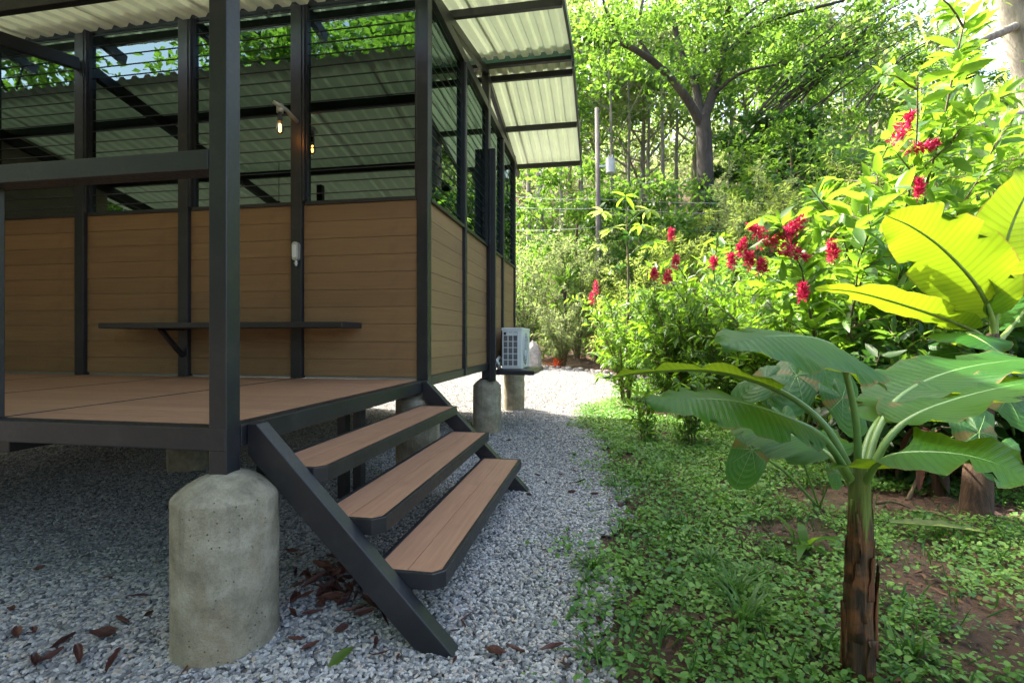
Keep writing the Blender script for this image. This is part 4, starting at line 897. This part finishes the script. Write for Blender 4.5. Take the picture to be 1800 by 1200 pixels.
tag(link('ground_cover', fast_mesh('ground_cover', np.concatenate([V, V2]), FL + [f + len(V) for f in FL2], np.concatenate([a_, a2])), M['cover'], smooth=True), 'low green ground cover leaves spreading beside the gravel', 'ground cover', kind='stuff')

n = 9000; gx = rng.uniform(1.2, 6, n); gy = rng.uniform(-1, 7, n); gd = gx - xedge(gy); cl = np.array([mnoise.noise(Vector((p * 1.6, q * 1.6, 20))) for p, q in zip(gx, gy)])
ok = (gd > -.05) & (cl + .15 * rng.standard_normal(n) > .12); gx, gy = gx[ok], gy[ok]; n = len(gx); az = rng.uniform(0, 6.28, n); el = rng.uniform(.5, 1.4, n)
D = np.stack([np.cos(az) * np.cos(el), np.sin(az) * np.cos(el), np.sin(el)], 1)
tag(link('grass', leaf_mesh('grass', np.stack([gx, gy, terrain(gx, gy)], 1), D, np.stack([-np.sin(az), np.cos(az), 0 * az + .2], 1), .05 + .10 * rng.random(n), .006), M['grass'], smooth=True), 'thin grass blades scattered through the ground cover', 'grass', kind='stuff')
n = 20000; gx = rng.uniform(1.1, 6.5, n); gy = rng.uniform(-1.2, 8, n); ok = gx > xedge(gy) - .12; gx, gy = gx[ok], gy[ok]; n = len(gx); az = rng.uniform(0, 6.28, n)
D = np.stack([np.cos(az), np.sin(az), .25 * rng.standard_normal(n)], 1); s = .015 + .05 * rng.random(n) ** 2
tag(link('leaf_litter', leaf_mesh('leaf_litter', np.stack([gx, gy, terrain(gx, gy) + .012 + .012 * rng.random(n)], 1), D, np.array([0, 0, 1]) + .45 * rng.standard_normal((n, 3)), s, s * .4), M['litter']), 'brown leaf litter scattered over the soil bed', 'leaf litter', kind='stuff')

# ------------------------------------------------------------------ flowering and leafy shrubs on the right
def fl(px, py, t, L=.24, Wd=.10, d=(0, 0, 1)): return (tuple(dep(px, py, t)), L, Wd, d)
shrub('tall leafy shrub with crimson flower plumes above the sunlit banana', gb(1570, 5.6), 4.3, 1.5, 'leafA', .27, .105, 26, 7, 8, 101, (.25, -.1), flowers=[fl(1575, 250, 4.7, .34, .16, (.3, 0, .6)), fl(1600, 262, 4.7, .26, .14, (.8, 0, .1)), fl(1615, 345, 4.7, .18, .08)], name='flowering_shrub', r0=.026)
shrub('slim leafy shrub with large serrated leaves in front of the big flowering one', gb(1470, 5.3), 2.9, 1.05, 'leafA', .26, .10, 26, 6, 7, 102, (-.1, 0), flowers=[fl(1465, 455, 5.0, .2, .14, (-.1, 0, 1)), fl(1410, 525, 5.0, .17, .10)], name='flowering_shrub', r0=.02)
shrub('high arching shrub with pale leaves at the edge of the bank', gb(1740, 6.6), 5.0, 1.7, 'leafA', .24, .10, 24, 7, 8, 103, (.1, 0), r0=.026)
shrub('dense dark leaved shrub below the high arching one', gb(1690, 5.6), 2.3, 1.3, 'leafB', .20, .085, 30, 7, 7, 104)
shrub('crimson plumed shrub beside the dark bushy one', gb(1360, 6.8), 2.3, 1.2, 'leafA', .17, .06, 38, 8, 7, 105, flowers=[fl(1335, 425, 5.4, .38, .16, (.9, 0, .25)), fl(1365, 435, 5.3, .36, .18, (.7, 0, -.25)), fl(1375, 412, 5.4, .3, .16, (.6, 0, .5)), fl(1392, 432, 5.4, .26, .2, (.2, 0, .8)), fl(1345, 412, 5.5, .22, .14, (-.6, 0, .4)), fl(1305, 450, 5.6, .2, .12), fl(1318, 470, 5.6, .18, .1), fl(1340, 482, 5.5, .18, .1)], name='flowering_shrub')
shrub('low red spiked shrub between the umbrella leaved sapling and the crimson plumes', gb(1225, 8.2), 2.7, 1.4, 'leafA', .19, .06, 34, 8, 7, 106, flowers=[fl(1172, 500, 6.9, .22, .13, (.1, 0, .8)), fl(1188, 470, 6.9, .18, .1), fl(1180, 422, 8.0, .2, .08), fl(1150, 492, 6.9, .16, .12), fl(1255, 470, 6.6, .14, .08), fl(1285, 468, 6.4, .18, .1)], name='flowering_shrub')
shrub('shrub with two pink red flower spikes near the spiky rosette', gb(1080, 14.2), 2.5, 1.2, 'leafE', .17, .05, 34, 7, 6, 107, flowers=[fl(1047, 515, 13.3, .36, .22), fl(1040, 532, 13.3, .3, .16)], name='flowering_shrub')
shrub('dense rounded fine leaved bush at the edge of the gravel', gb(1185, 8.6), 2.2, 1.05, 'leafB', .095, .034, 120, 13, 10, 108, name='bushy_shrub', upright=.3)
shrub('bright green fine leaved bush above the ground cover', gb(1290, 7.6), 1.9, 1.1, 'leafB', .11, .035, 75, 9, 8, 109, name='bushy_shrub')
shrub('narrow leaved green shrub beside the elephant ears', gb(1420, 6.8), 2.0, 1.1, 'leafB', .14, .035, 62, 9, 8, 110, name='bushy_shrub')
shrub('leafy green shrub behind the sunlit banana leaves', gb(1560, 5.0), 1.9, 1.0, 'leafB', .17, .06, 44, 8, 7, 111)
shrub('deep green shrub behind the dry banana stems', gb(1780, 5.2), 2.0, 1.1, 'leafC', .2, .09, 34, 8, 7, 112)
shrub('low green shrub under the large serrated leaves', gb(1500, 6.3), 1.6, 1.0, 'leafA', .15, .055, 50, 8, 7, 113)
shrub('tiny leafy sapling at the gravel bend', gb(1135, 6.2), .62, .3, 'leafA', .16, .05, 40, 3, 3, 114, r0=.008, name='sapling')
shrub('low leafy sprout in front of the dark green bush', gb(1215, 5.9), .8, .35, 'leafB', .13, .05, 44, 5, 4, 115, r0=.008, name='sapling')
# pale fine-leaved thicket past the end of the path
shrub('tall pale thicket of fine leaves rising beside the cabin end', gb(925, 17.0), 4.0, 2.3, 'leafD', .13, .036, 60, 10, 9, 121, simple=True, name='thicket_shrub')
shrub('pale feathery thicket behind the red bromeliads', gb(1015, 17.0), 4.0, 2.4, 'leafD', .13, .036, 60, 11, 9, 122, simple=True, name='thicket_shrub')
shrub('olive thicket behind the umbrella leaved sapling', gb(1110, 15.8), 3.4, 2.2, 'leafE', .13, .04, 58, 10, 9, 123, simple=True, name='thicket_shrub')
shrub('sprawling green thicket over the red soil bank', gb(1135, 13.0), 2.1, 1.4, 'leafB', .12, .04, 62, 10, 8, 124, simple=True, name='thicket_shrub')
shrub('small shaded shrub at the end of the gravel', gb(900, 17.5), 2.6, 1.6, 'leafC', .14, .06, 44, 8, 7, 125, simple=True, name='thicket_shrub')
shrub('yellowish bamboo like thicket below the big spreading tree', gb(1210, 16.0), 5.0, 2.2, 'leafE', .20, .030, 62, 13, 9, 126, simple=True, name='bamboo_thicket', droop=.6)
shrub('tan tinged bamboo like thicket beside the dark crowned tree', gb(1330, 16.5), 5.6, 2.4, 'leafD', .22, .032, 56, 13, 9, 127, simple=True, name='bamboo_thicket', droop=.6)
shrub('green bamboo like thicket behind the flowering shrubs', gb(1430, 15.0), 5.6, 2.4, 'leafE', .2, .032, 56, 13, 9, 128, simple=True, name='bamboo_thicket', droop=.6)
shrub('wide leafy thicket behind the tall flowering shrub', gb(1620, 12.0), 5.0, 2.6, 'leafB', .2, .06, 44, 11, 9, 129, simple=True, name='thicket_shrub')
shrub('sunlit leafy thicket high on the bank', gb(1790, 11.5), 5.6, 2.6, 'leafE', .2, .06, 42, 11, 9, 130, simple=True, name='thicket_shrub')
shrub('mid height green thicket filling the bank behind the crimson plumes', gb(1370, 10.5), 3.0, 2.0, 'leafB', .17, .05, 50, 10, 9, 131, simple=True, name='thicket_shrub')
shrub('bright leafy thicket between the bamboo and the flowering shrubs', gb(1480, 9.5), 3.6, 2.0, 'leafA', .18, .06, 46, 10, 9, 132, simple=True, name='thicket_shrub')

shrub('low leafy shrub at the foot of the umbrella leaved sapling', gb(1100, 9.7), 2.0, 1.0, 'leafA', .15, .05, 48, 8, 7, 141)
shrub('low pale shrub below the spiky rosette', gb(990, 15.4), 2.1, 1.3, 'leafD', .12, .036, 64, 10, 8, 142, simple=True, name='thicket_shrub')
# umbrella-leaved sapling
p = Vector((*gb(1100, 10.2), 0)); p.z = tz(p.x, p.y); um = empty('umbrella_sapling', p, 'slender sapling with umbrella shaped lobed leaves above the thicket', 'sapling')
top = dep(1101, 380, 10.2); R2 = np.random.default_rng(77)
link('stem', tubes_mesh('stem', [(spline([(0, 0, -.05), (.05, 0, (top.z - p.z) * .6), tuple(top - p)], 10), np.linspace(.035, .014, 10))], 7), M['twig'], um)
for i, (px, py, s, mt) in enumerate(((1100, 345, .42, 'leafA'), (1060, 372, .40, 'leafE'), (1140, 368, .38, 'leafE'), (1075, 400, .42, 'leafE'), (1125, 395, .40, 'leafA'), (1105, 415, .36, 'leafC'), (1055, 430, .38, 'leafE'), (1150, 425, .36, 'leafA'), (1082, 470, .34, 'leafC'))):
    c = np.array(dep(px, py, 10.2 + .25 * math.sin(i * 2.2))) - np.array(p); k = 7 + i % 3; s *= .8; az = np.arange(k) * 2 * np.pi / k + i + .25 * R2.standard_normal(k)
    D = np.stack([np.cos(az), np.sin(az), -.3 + .3 * R2.standard_normal(k)], 1); V, FL, a_ = leaf_arrays(np.repeat(c[None], k, 0), D, np.array([0, 0, 1.0]) + .25 * R2.standard_normal((k, 3)), s * (.75 + .4 * R2.random(k)), s * .34)
    lf = link('leaf', fast_mesh('leaf', V, FL, a_), M[mt], um, smooth=True)
    st0 = np.array(top - p) - np.array([0, 0, .12 * i]); link('petiole', tubes_mesh('petiole', [(spline([st0, (st0 + c) / 2 + [0, 0, .08], c], 6), np.linspace(.009, .006, 6))], 5), M['greenstem'], lf)
p = dep(992, 500, 16.4)
r = blade_plant('spiky_rosette', 'spiky green rosette plant in the pale thicket', 'plant', (p.x, p.y, 0), 130, 1.15, .045, 'leafB', .35, 71, upmin=-.1); r.location = p
MBt = MB().tube([(0, 0, tz(p.x, p.y) - p.z - .05), (.03, 0, (tz(p.x, p.y) - p.z) * .5), (0, 0, .05)], .05, 8).build('trunk', M['bark'], r, smooth=True)
for i, (px, t, lab) in enumerate(((940, 15.8, 'red and green bromeliad beside the grey boulder'), (977, 15.4, 'orange red bromeliad on the soil bank at the path end'))):
    g_ = gb(px, t); blade_plant('bromeliad', lab, 'bromeliad', (*g_, 0), 34, .62, .05, 'redbract' if i else 'leafE', .3, 80 + i, upmin=.35)

# boulder and border stones
def rock(label, p, s, seed, name='border_stone', group=None):
    bm = bmesh.new(); bmesh.ops.create_icosphere(bm, subdivisions=2, radius=1)
    for v in bm.verts: v.co = Vector((v.co.x * s[0], v.co.y * s[1], v.co.z * s[2])) * (1 + .28 * mnoise.noise(v.co * 1.3 + Vector((seed * 3.1, 0, 0))))
    me = bpy.data.meshes.new(name); bm.to_mesh(me); bm.free(); z = tz(p[0], p[1])
    return tag(link(name, me, M['rock'], None, (p[0], p[1], z + s[2] * .35)), label, 'stone', group)
rock('tall grey boulder at the end of the gravel path', gb(936, 15.0), (.30, .25, .62), 1, 'boulder')
for i in range(34):
    t = i / 33; x = -1.4 + 4.0 * t + .05 * math.sin(i * 1.9); y = 13.36 + .25 * math.sin(x * 1.8) - .72 * min(4, max(-2, x)) + .04 * math.sin(i * 3.1)
    rock('small rough stone in the border between gravel and red soil', (x, y + .05 * math.sin(i * 4.3)), (.06 + .05 * rnd.random(), .05 + .04 * rnd.random(), .04 + .03 * rnd.random()), i + 5, group='border stones along the path end')

# ------------------------------------------------------------------ forest on the slope
protos = [make_tree('slender_tree', 'slender pale trunked forest tree with a light green crown', 'tree', 201, 13, 2.6, .13, 'leafD', .24, 34, 80, 'palebark', .5, 'slender trees on the slope'),
          make_tree('slender_tree', 'thin forest tree with a pale trunk and airy mid green crown', 'tree', 202, 11, 2.3, .11, 'leafB', .24, 30, 80, 'palebark', .45, 'airy slender trees on the slope'),
          make_tree('forest_tree', 'broad forest tree with a bright yellow green crown on the slope', 'tree', 203, 12, 3.8, .22, 'leafE', .26, 52, 95, 'palebark', .35, 'broad bright trees on the slope'),
          make_tree('forest_tree', 'broad forest tree with a deep green crown on the slope', 'tree', 204, 10, 3.4, .20, 'leafB', .26, 50, 95, 'palebark', .3, 'broad green trees on the slope'),
          make_tree('understorey_tree', 'low bushy understorey tree on the slope', 'tree', 205, 5.5, 2.3, .09, 'leafB', .20, 44, 80, 'twig', .12, 'understorey trees on the slope')]
first = [True] * 5
def plant(k, px, t, sc=1.0, rz=None):
    p = dep(px, 600, t); z = tz(p.x, p.y); o = protos[k] if first[k] else dup(protos[k]); first[k] = False
    o.location = (p.x, p.y, z); o.rotation_euler = (0, 0, rnd.uniform(0, 6.28) if rz is None else rz); o.scale = (sc,) * 3; return o
for px, t, k, sc in ((930, 24, 0, 1.1), (985, 21, 1, 1.1), (1020, 26, 0, 1.2), (1075, 23, 1, 1.2), (1105, 25, 0, .95), (1140, 29, 1, 1.3), (1165, 27, 0, 1.1), (1190, 30, 1, 1.3), (1285, 29, 0, 1.2),
                     (1325, 26, 1, 1.0), (1375, 26, 0, 1.2), (1410, 22, 1, 1.1), (1440, 28, 0, 1.2), (1485, 23, 1, 1.0), (1530, 27, 0, 1.0), (1590, 22, 1, .9), (1650, 25, 0, .9), (1720, 24, 1, .8),
                     (1010, 20, 4, 1.2), (1060, 19, 4, 1.0), (1120, 18.5, 4, 1.1), (1270, 19, 4, 1.1), (1390, 20, 4, 1.3), (1520, 17, 4, 1.2), (1660, 18, 4, 1.2), 
                     (950, 30, 2, 1.2), (1050, 33, 2, 1.3), (1130, 31, 3, 1.2), (1220, 34, 2, 1.3), (1310, 32, 2, 1.2), (1400, 34, 3, 1.1), (1490, 33, 2, 1.0), (1580, 31, 2, .85), (860, 33, 3, 1.2),
                     (1000, 40, 2, 1.1), (1100, 44, 3, 1.1), (1290, 43, 2, 1.0), (900, 38, 2, 1.2)):
    plant(k, px, t, sc)
# the big spreading tree, limbs laid out from its outline
bt = dep(1240, 420, 19.0); zb = tz(bt.x, bt.y); big = empty('spreading_tree', (bt.x, bt.y, zb), 'large spreading tree with thick forked trunk above the bamboo thicket', 'tree')
def limb(pts, r0_, r1_, dz=0, n=10): return (spline([np.array(dep(x, y, 19.0 + t)) - np.array(big.location) for x, y, t in pts], n), np.linspace(r0_, r1_, n))
limbs = [limb([(1240, 480, 0), (1240, 330, 0), (1238, 250, 0), (1236, 205, 0)], .34, .26),
         limb([(1236, 225, 0), (1205, 170, -.3), (1160, 118, -.8), (1105, 82, -1.2), (1062, 70, -1.6)], 0.187, 0.064), limb([(1105, 82, -1.2), (1070, 30, -1.5), (1050, -40, -1.8)], 0.072, 0.032),
         limb([(1150, 110, -.8), (1120, 60, -.5), (1130, 0, 0), (1120, -60, .3)], 0.086, 0.040),
         limb([(1232, 215, 0), (1222, 150, .4), (1196, 90, .8), (1180, 20, 1.2), (1150, -60, 1.6)], 0.173, 0.056), limb([(1236, 210, 0), (1258, 150, .3), (1275, 80, .5), (1280, 10, .4), (1290, -70, .4)], 0.202, 0.072),
         limb([(1268, 110, .4), (1310, 60, 0), (1370, 30, -.5), (1450, 10, -1), (1560, -20, -1.5)], 0.108, 0.032), limb([(1275, 60, .5), (1320, 20, .8), (1400, -30, 1)], 0.086, 0.032),
         limb([(1250, 170, .2), (1300, 130, -.6), (1360, 115, -1.2), (1430, 110, -1.7)], 0.072, 0.024), limb([(1222, 150, .4), (1240, 80, .8), (1230, 10, 1.2)], 0.079, 0.032)]
for i in range(26):     # arching fine branches to the right
    x0 = 1330 + 9 * i * rnd.random(); y0 = 200 - 5 * i * rnd.random(); limbs.append(limb([(x0, y0, -1), (x0 + 60 + 40 * rnd.random(), y0 - 60 - 30 * rnd.random(), -1.5), (x0 + 150 + 80 * rnd.random(), y0 - 110 - 50 * rnd.random(), -2)], .035, .010, n=7))
link('trunk', tubes_mesh('trunk', limbs, 9), M['bark'], big)
B, D, N = [], [], []; R = np.random.default_rng(9)
for pts, rad in limbs[1:10]:
    for k in range(17):
        j = int(R.integers(3, 10)); c = pts[j] + R.normal(0, .75, 3) + np.array([0, 0, .3]); m = int(R.integers(40, 100)); o = norm(R.standard_normal((m, 3))) * R.random((m, 1)) ** .5 * np.array([.85, .85, .42]) * (.5 + .5 * R.random())
        B.append(c + o); D.append(o + .4 * R.standard_normal((m, 3))); N.append(np.array([0, 0, 1]) + .7 * R.standard_normal((m, 3)))
for pts, rad in limbs[10:]:
    m = 46; j = R.integers(2, 7, m); B.append(pts[j] + R.normal(0, .22, (m, 3))); D.append(R.standard_normal((m, 3))); N.append(np.array([0, 0, 1]) + .7 * R.standard_normal((m, 3)))
B, D, N = map(np.concatenate, (B, D, N)); s = .6 + .7 * R.random(len(B))
link('crown', leaf_mesh('crown', B, norm(D), norm(N), .21 * s, .10 * s, True), M['leafB'], big)
# dark crowned tree beside it
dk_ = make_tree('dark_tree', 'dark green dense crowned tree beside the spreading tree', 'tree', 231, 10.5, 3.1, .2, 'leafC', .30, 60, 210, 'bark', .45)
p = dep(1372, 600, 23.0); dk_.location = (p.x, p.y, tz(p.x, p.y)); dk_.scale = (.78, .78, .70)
# leaning branch of a tree entering at the upper right
p = dep(1800, 70, 8.5); lb = empty('leaning_tree', (dep(1900, 600, 8.8).x, dep(1900, 600, 8.8).y, tz(dep(1900, 600, 8.8).x, dep(1900, 600, 8.8).y)), 'leaning tree with a broken pale branch at the upper edge of the bank', 'tree')
o_ = np.array(lb.location)
link('trunk', tubes_mesh('trunk', [(spline([np.array([0, 0, -.2]), np.array(dep(1850, 300, 8.7)) - o_, np.array(dep(1795, 60, 8.5)) - o_, np.array(dep(1760, -120, 8.3)) - o_], 12), np.linspace(.28, .2, 12)),
      (spline([np.array(dep(1800, 40, 8.5)) - o_, np.array(dep(1750, 62, 8.2)) - o_, np.array(dep(1702, 82, 8.0)) - o_], 6), np.linspace(.075, .05, 6)), (spline([np.array(dep(1830, 195, 8.4)) - o_, np.array(dep(1770, 208, 8.0)) - o_, np.array(dep(1690, 232, 7.6)) - o_], 6), np.linspace(.09, .04, 6))], 10), M['palebark'], lb)
m = 900; c = np.array([dep(1790, -90, 8.5), dep(1700, -130, 8), dep(1860, 60, 9)])[R.integers(0, 3, m)] - o_ + R.normal(0, .7, (m, 3)); link('crown', leaf_mesh('crown', c, rvec(m), norm(np.array([0, 0, 1]) + .6 * R.standard_normal((m, 3))), .2, .08, True), M['leafE'], lb)

# far wood on the upper slope: one mass
nc = 2300; fx_ = rng.uniform(-45, 70, nc); fy_ = rng.uniform(30, 78, nc); fz_ = terrain(fx_, fy_) + rng.uniform(0, 6.5, nc) * np.clip(1.05 - .011 * np.maximum(0, fx_ - 12), .3, 1)
per = 24; cc = np.repeat(np.stack([fx_, fy_, fz_], 1), per, 0); o = norm(rng.standard_normal(cc.shape)) * rng.random((len(cc), 1)) ** .5 * np.array([1.9, 1.9, 1.1])
tag(link('far_wood', leaf_mesh('far_wood', cc + o, norm(o + rng.standard_normal(cc.shape)), norm(np.array([0, 0, 1]) + .8 * rng.standard_normal(cc.shape)), .60, .34, True), M['leafD']), 'distant woodland covering the upper slope', 'woodland', kind='stuff')
# undergrowth mass on the lower slope
nc = 1300; fx_ = rng.uniform(-22, 34, nc); fy_ = rng.uniform(15.5, 34, nc); fz_ = terrain(fx_, fy_) + rng.uniform(0, 1.3, nc)
per = 50; cc = np.repeat(np.stack([fx_, fy_, fz_], 1), per, 0); o = norm(rng.standard_normal(cc.shape)) * rng.random((len(cc), 1)) ** .5 * np.array([1.0, 1.0, .7])
tag(link('undergrowth', leaf_mesh('undergrowth', cc + o, norm(o + .5 * rng.standard_normal(cc.shape)), norm(np.array([0, 0, 1]) + .8 * rng.standard_normal(cc.shape)), .28, .12, True), M['leafB']), 'undergrowth covering the foot of the wooded slope', 'undergrowth', kind='stuff')
# trees behind the viewer, mirrored in the cabin windows
mt = make_tree('garden_tree', 'garden tree across the yard mirrored in the cabin windows', 'tree', 241, 13, 4.2, .25, 'leafB', .32, 60, 160, 'bark', .25, 'trees mirrored in the windows')
for i, (x, y, sc) in enumerate(((-4, -9, .9), (0.5, -13, 1.0), (-9.5, -8, .95), (-1.5, -16, 1.3), (-13, -3, .8), (-8, -14, 1.2))):
    o = mt if i == 0 else dup(mt); o.location = (x, y, tz(x, y)); o.rotation_euler = (0, 0, i * 1.7); o.scale = (sc,) * 3

# ------------------------------------------------------------------ fallen leaves
def dry_mesh(seed, L=.14, Wd=.05):
    R = np.random.default_rng(seed); m, k = 9, 5; V = []; cu = .5 + 1.2 * R.random(); tw = R.normal(0, .6)
    for i in range(m):
        t = i / (m - 1); w = Wd * .5 * math.sin(math.pi * (.06 + .9 * t)) ** .75; x = L * (t - .5); z0 = .25 * cu * L * (t - .5) ** 2
        for j in range(k):
            s = (j / (k - 1) - .5) * 2; a = s * (.5 + cu * .75); y = w * math.sin(a) * 1.0; z = z0 + w * (1 - math.cos(a)) + .05 * Wd * R.normal(); c_, s_ = math.cos(tw * (t - .5)), math.sin(tw * (t - .5))
            V.append((x, y * c_ - z * s_ * .3 + .15 * L * (t - .5) ** 2 * tw, max(0, z * c_ + .003)))
    q_ = [(i * k + j, i * k + j + 1, (i + 1) * k + j + 1, (i + 1) * k + j) for i in range(m - 1) for j in range(k - 1)]
    me = fast_mesh('dry_leaf', np.array(V), [np.array(q_)]); me.materials.append(M['dead']); me.polygons.foreach_set('use_smooth', [True] * len(me.polygons)); return me
DM = [dry_mesh(s, .12 + .02 * (s % 4), .035 + .012 * (s % 3)) for s in range(6)]
spots = [(60, 1130, 1), (110, 1150, 1), (30, 1135, 1), (190, 1025, .8), (180, 1140, 1.3), (140, 1175, 1.2), (215, 1110, 1), (90, 1180, 1.2), (200, 1180, 1), (250, 1060, .9), (60, 1190, 1), (260, 1100, .6),
         (520, 1150, 1.1), (545, 1160, 1), (660, 1150, .9), (670, 1165, .8), (600, 1130, 1), (870, 1155, 1), (905, 1150, .8), (970, 1150, .9), (1055, 1105, .8), (1000, 955, .6), (1005, 870, .9), (960, 855, .7), (985, 835, .8), (1020, 850, .9), (945, 840, .8), (1010, 828, .8), (1045, 872, .7), (930, 880, .6), (1000, 945, .6),
         (940, 905, .6), (985, 1040, .5), (820, 1095, .7), (765, 1160, .7), (800, 1168, .5), (815, 1105, .5), (1155, 860, .9), (895, 775, .8), (880, 905, .7), (1050, 790, .7), (1130, 790, .6), (800, 1120, .5), (1060, 1130, .5), (700, 1170, .5), (330, 1190, .7), (20, 1090, .8), (70, 1010, .7), (150, 985, .6), (1240, 900, .7), (1330, 960, .8), (1320, 1000, .7), (1180, 930, .6), (1420, 1010, .8), (1700, 980, .9), (1640, 930, .8), (1560, 900, .8), (1380, 940, .9), (1740, 1000, .8)]
for i in range(85): spots.append((550 + 150 * rnd.random() + 35 * rnd.gauss(0, 1), 1000 + 90 * rnd.random() + 18 * rnd.gauss(0, 1), .8 + .6 * rnd.random()))
gl_n = dict(gravel='curled dry reddish brown leaf lying on the grey gravel', soil='dry brown leaf fallen among the ground cover')
for i, (px, py, sc) in enumerate(spots):
    p = gnd(px, py); z = tz(p.x, p.y); gr = bool(in_gravel(np.array(p.x), np.array(p.y)))
    if .10 < p.y < .21 and .75 < p.x < .94: continue
    o = link('dry_leaf', DM[i % 6], None, None, (p.x, p.y, z + .018 + .012 * rnd.random())); o.rotation_euler = (rnd.gauss(0, .15), rnd.gauss(0, .15), rnd.uniform(0, 6.28)); o.scale = (sc * (.45 + .4 * rnd.random()), sc * (.28 + .36 * rnd.random()), sc * .95)
    tag(o, gl_n['gravel' if gr else 'soil'], 'leaf', 'dry leaves on the gravel' if gr else 'dry leaves in the bed')
gp = gnd(598, 1175); V, FL, a_ = leaf_arrays(np.array([[-.06, 0, 0]]), np.array([[1, .0, .12]]), np.array([[0, 0, 1.0]]), .13, .045)
o = link('green_leaf', fast_mesh('green_leaf', V, FL, a_), M['leafE'], None, (gp.x, gp.y, tz(gp.x, gp.y) + .025), smooth=True); o.rotation_euler = (.4, -.1, 1.2); tag(o, 'fresh green leaf fallen on the gravel near the stairs', 'leaf')
yl = gnd(1660, 950); o = empty('fallen_leaf', (yl.x, yl.y, tz(yl.x, yl.y) + .03), 'large yellowing banana leaf collapsed on the soil', 'leaf')
yo = np.array(o.location); banana_leaf(o, [yo + [-.28, .05, .05], yo + [0, 0, .06], yo + [.3, .03, .02]], .15, .25, .02, .1, 3, .006, 'leafD', 3, 'blade')
for i, (a, b) in enumerate((((1595, 885), (1665, 800)), ((1600, 905), (1690, 930)), ((1540, 890), (1600, 900)))):
    A = gnd(*a); Bp = gnd(*b); A.z = tz(A.x, A.y) + .02; Bp.z = tz(Bp.x, Bp.y) + (.35 if i == 0 else .02)
    tag(MB().tube(spline([A, (A + Bp) / 2 + Vector((0, 0, .03)), Bp], 8), np.linspace(.014, .006, 8), 6).build('fallen_stick', M['twig'], None, smooth=True), ('grey stick propped against the dry banana stump', 'thin dead stick lying on the soil by the stump', 'short dead stick lying beside the banana trunk')[i], 'stick')

# unseen hedge added behind the viewer to block light entering the porch
hs = shrub('tall unseen shrub added to block light from the porch', (-3.5, -6.2), 4.2, 1.9, 'leafB', .24, .10, 40, 9, 9, 301, simple=True, name='light_screen_shrub', group='unseen shrubs added to block light')
for i, (x, y, sc) in enumerate(((-.8, -7.2, 1.2), (-6.4, -5.4, 1.4), (-9.6, -3.6, 1.4), (-10.5, -.6, 1.3), (-5.5, -8.6, 1.7), (-1.5, -9.2, 1.6))):
    dup(hs, (x, y, tz(x, y)), i * 1.3, sc)
for i, (x, y) in enumerate(((-9.0, 2.2), (-9.2, 5.0))): dup(hs, (x, y, tz(x, y)), i * 2.1, .85)  # more unseen shrubs, added on the left to darken the space under the cabin
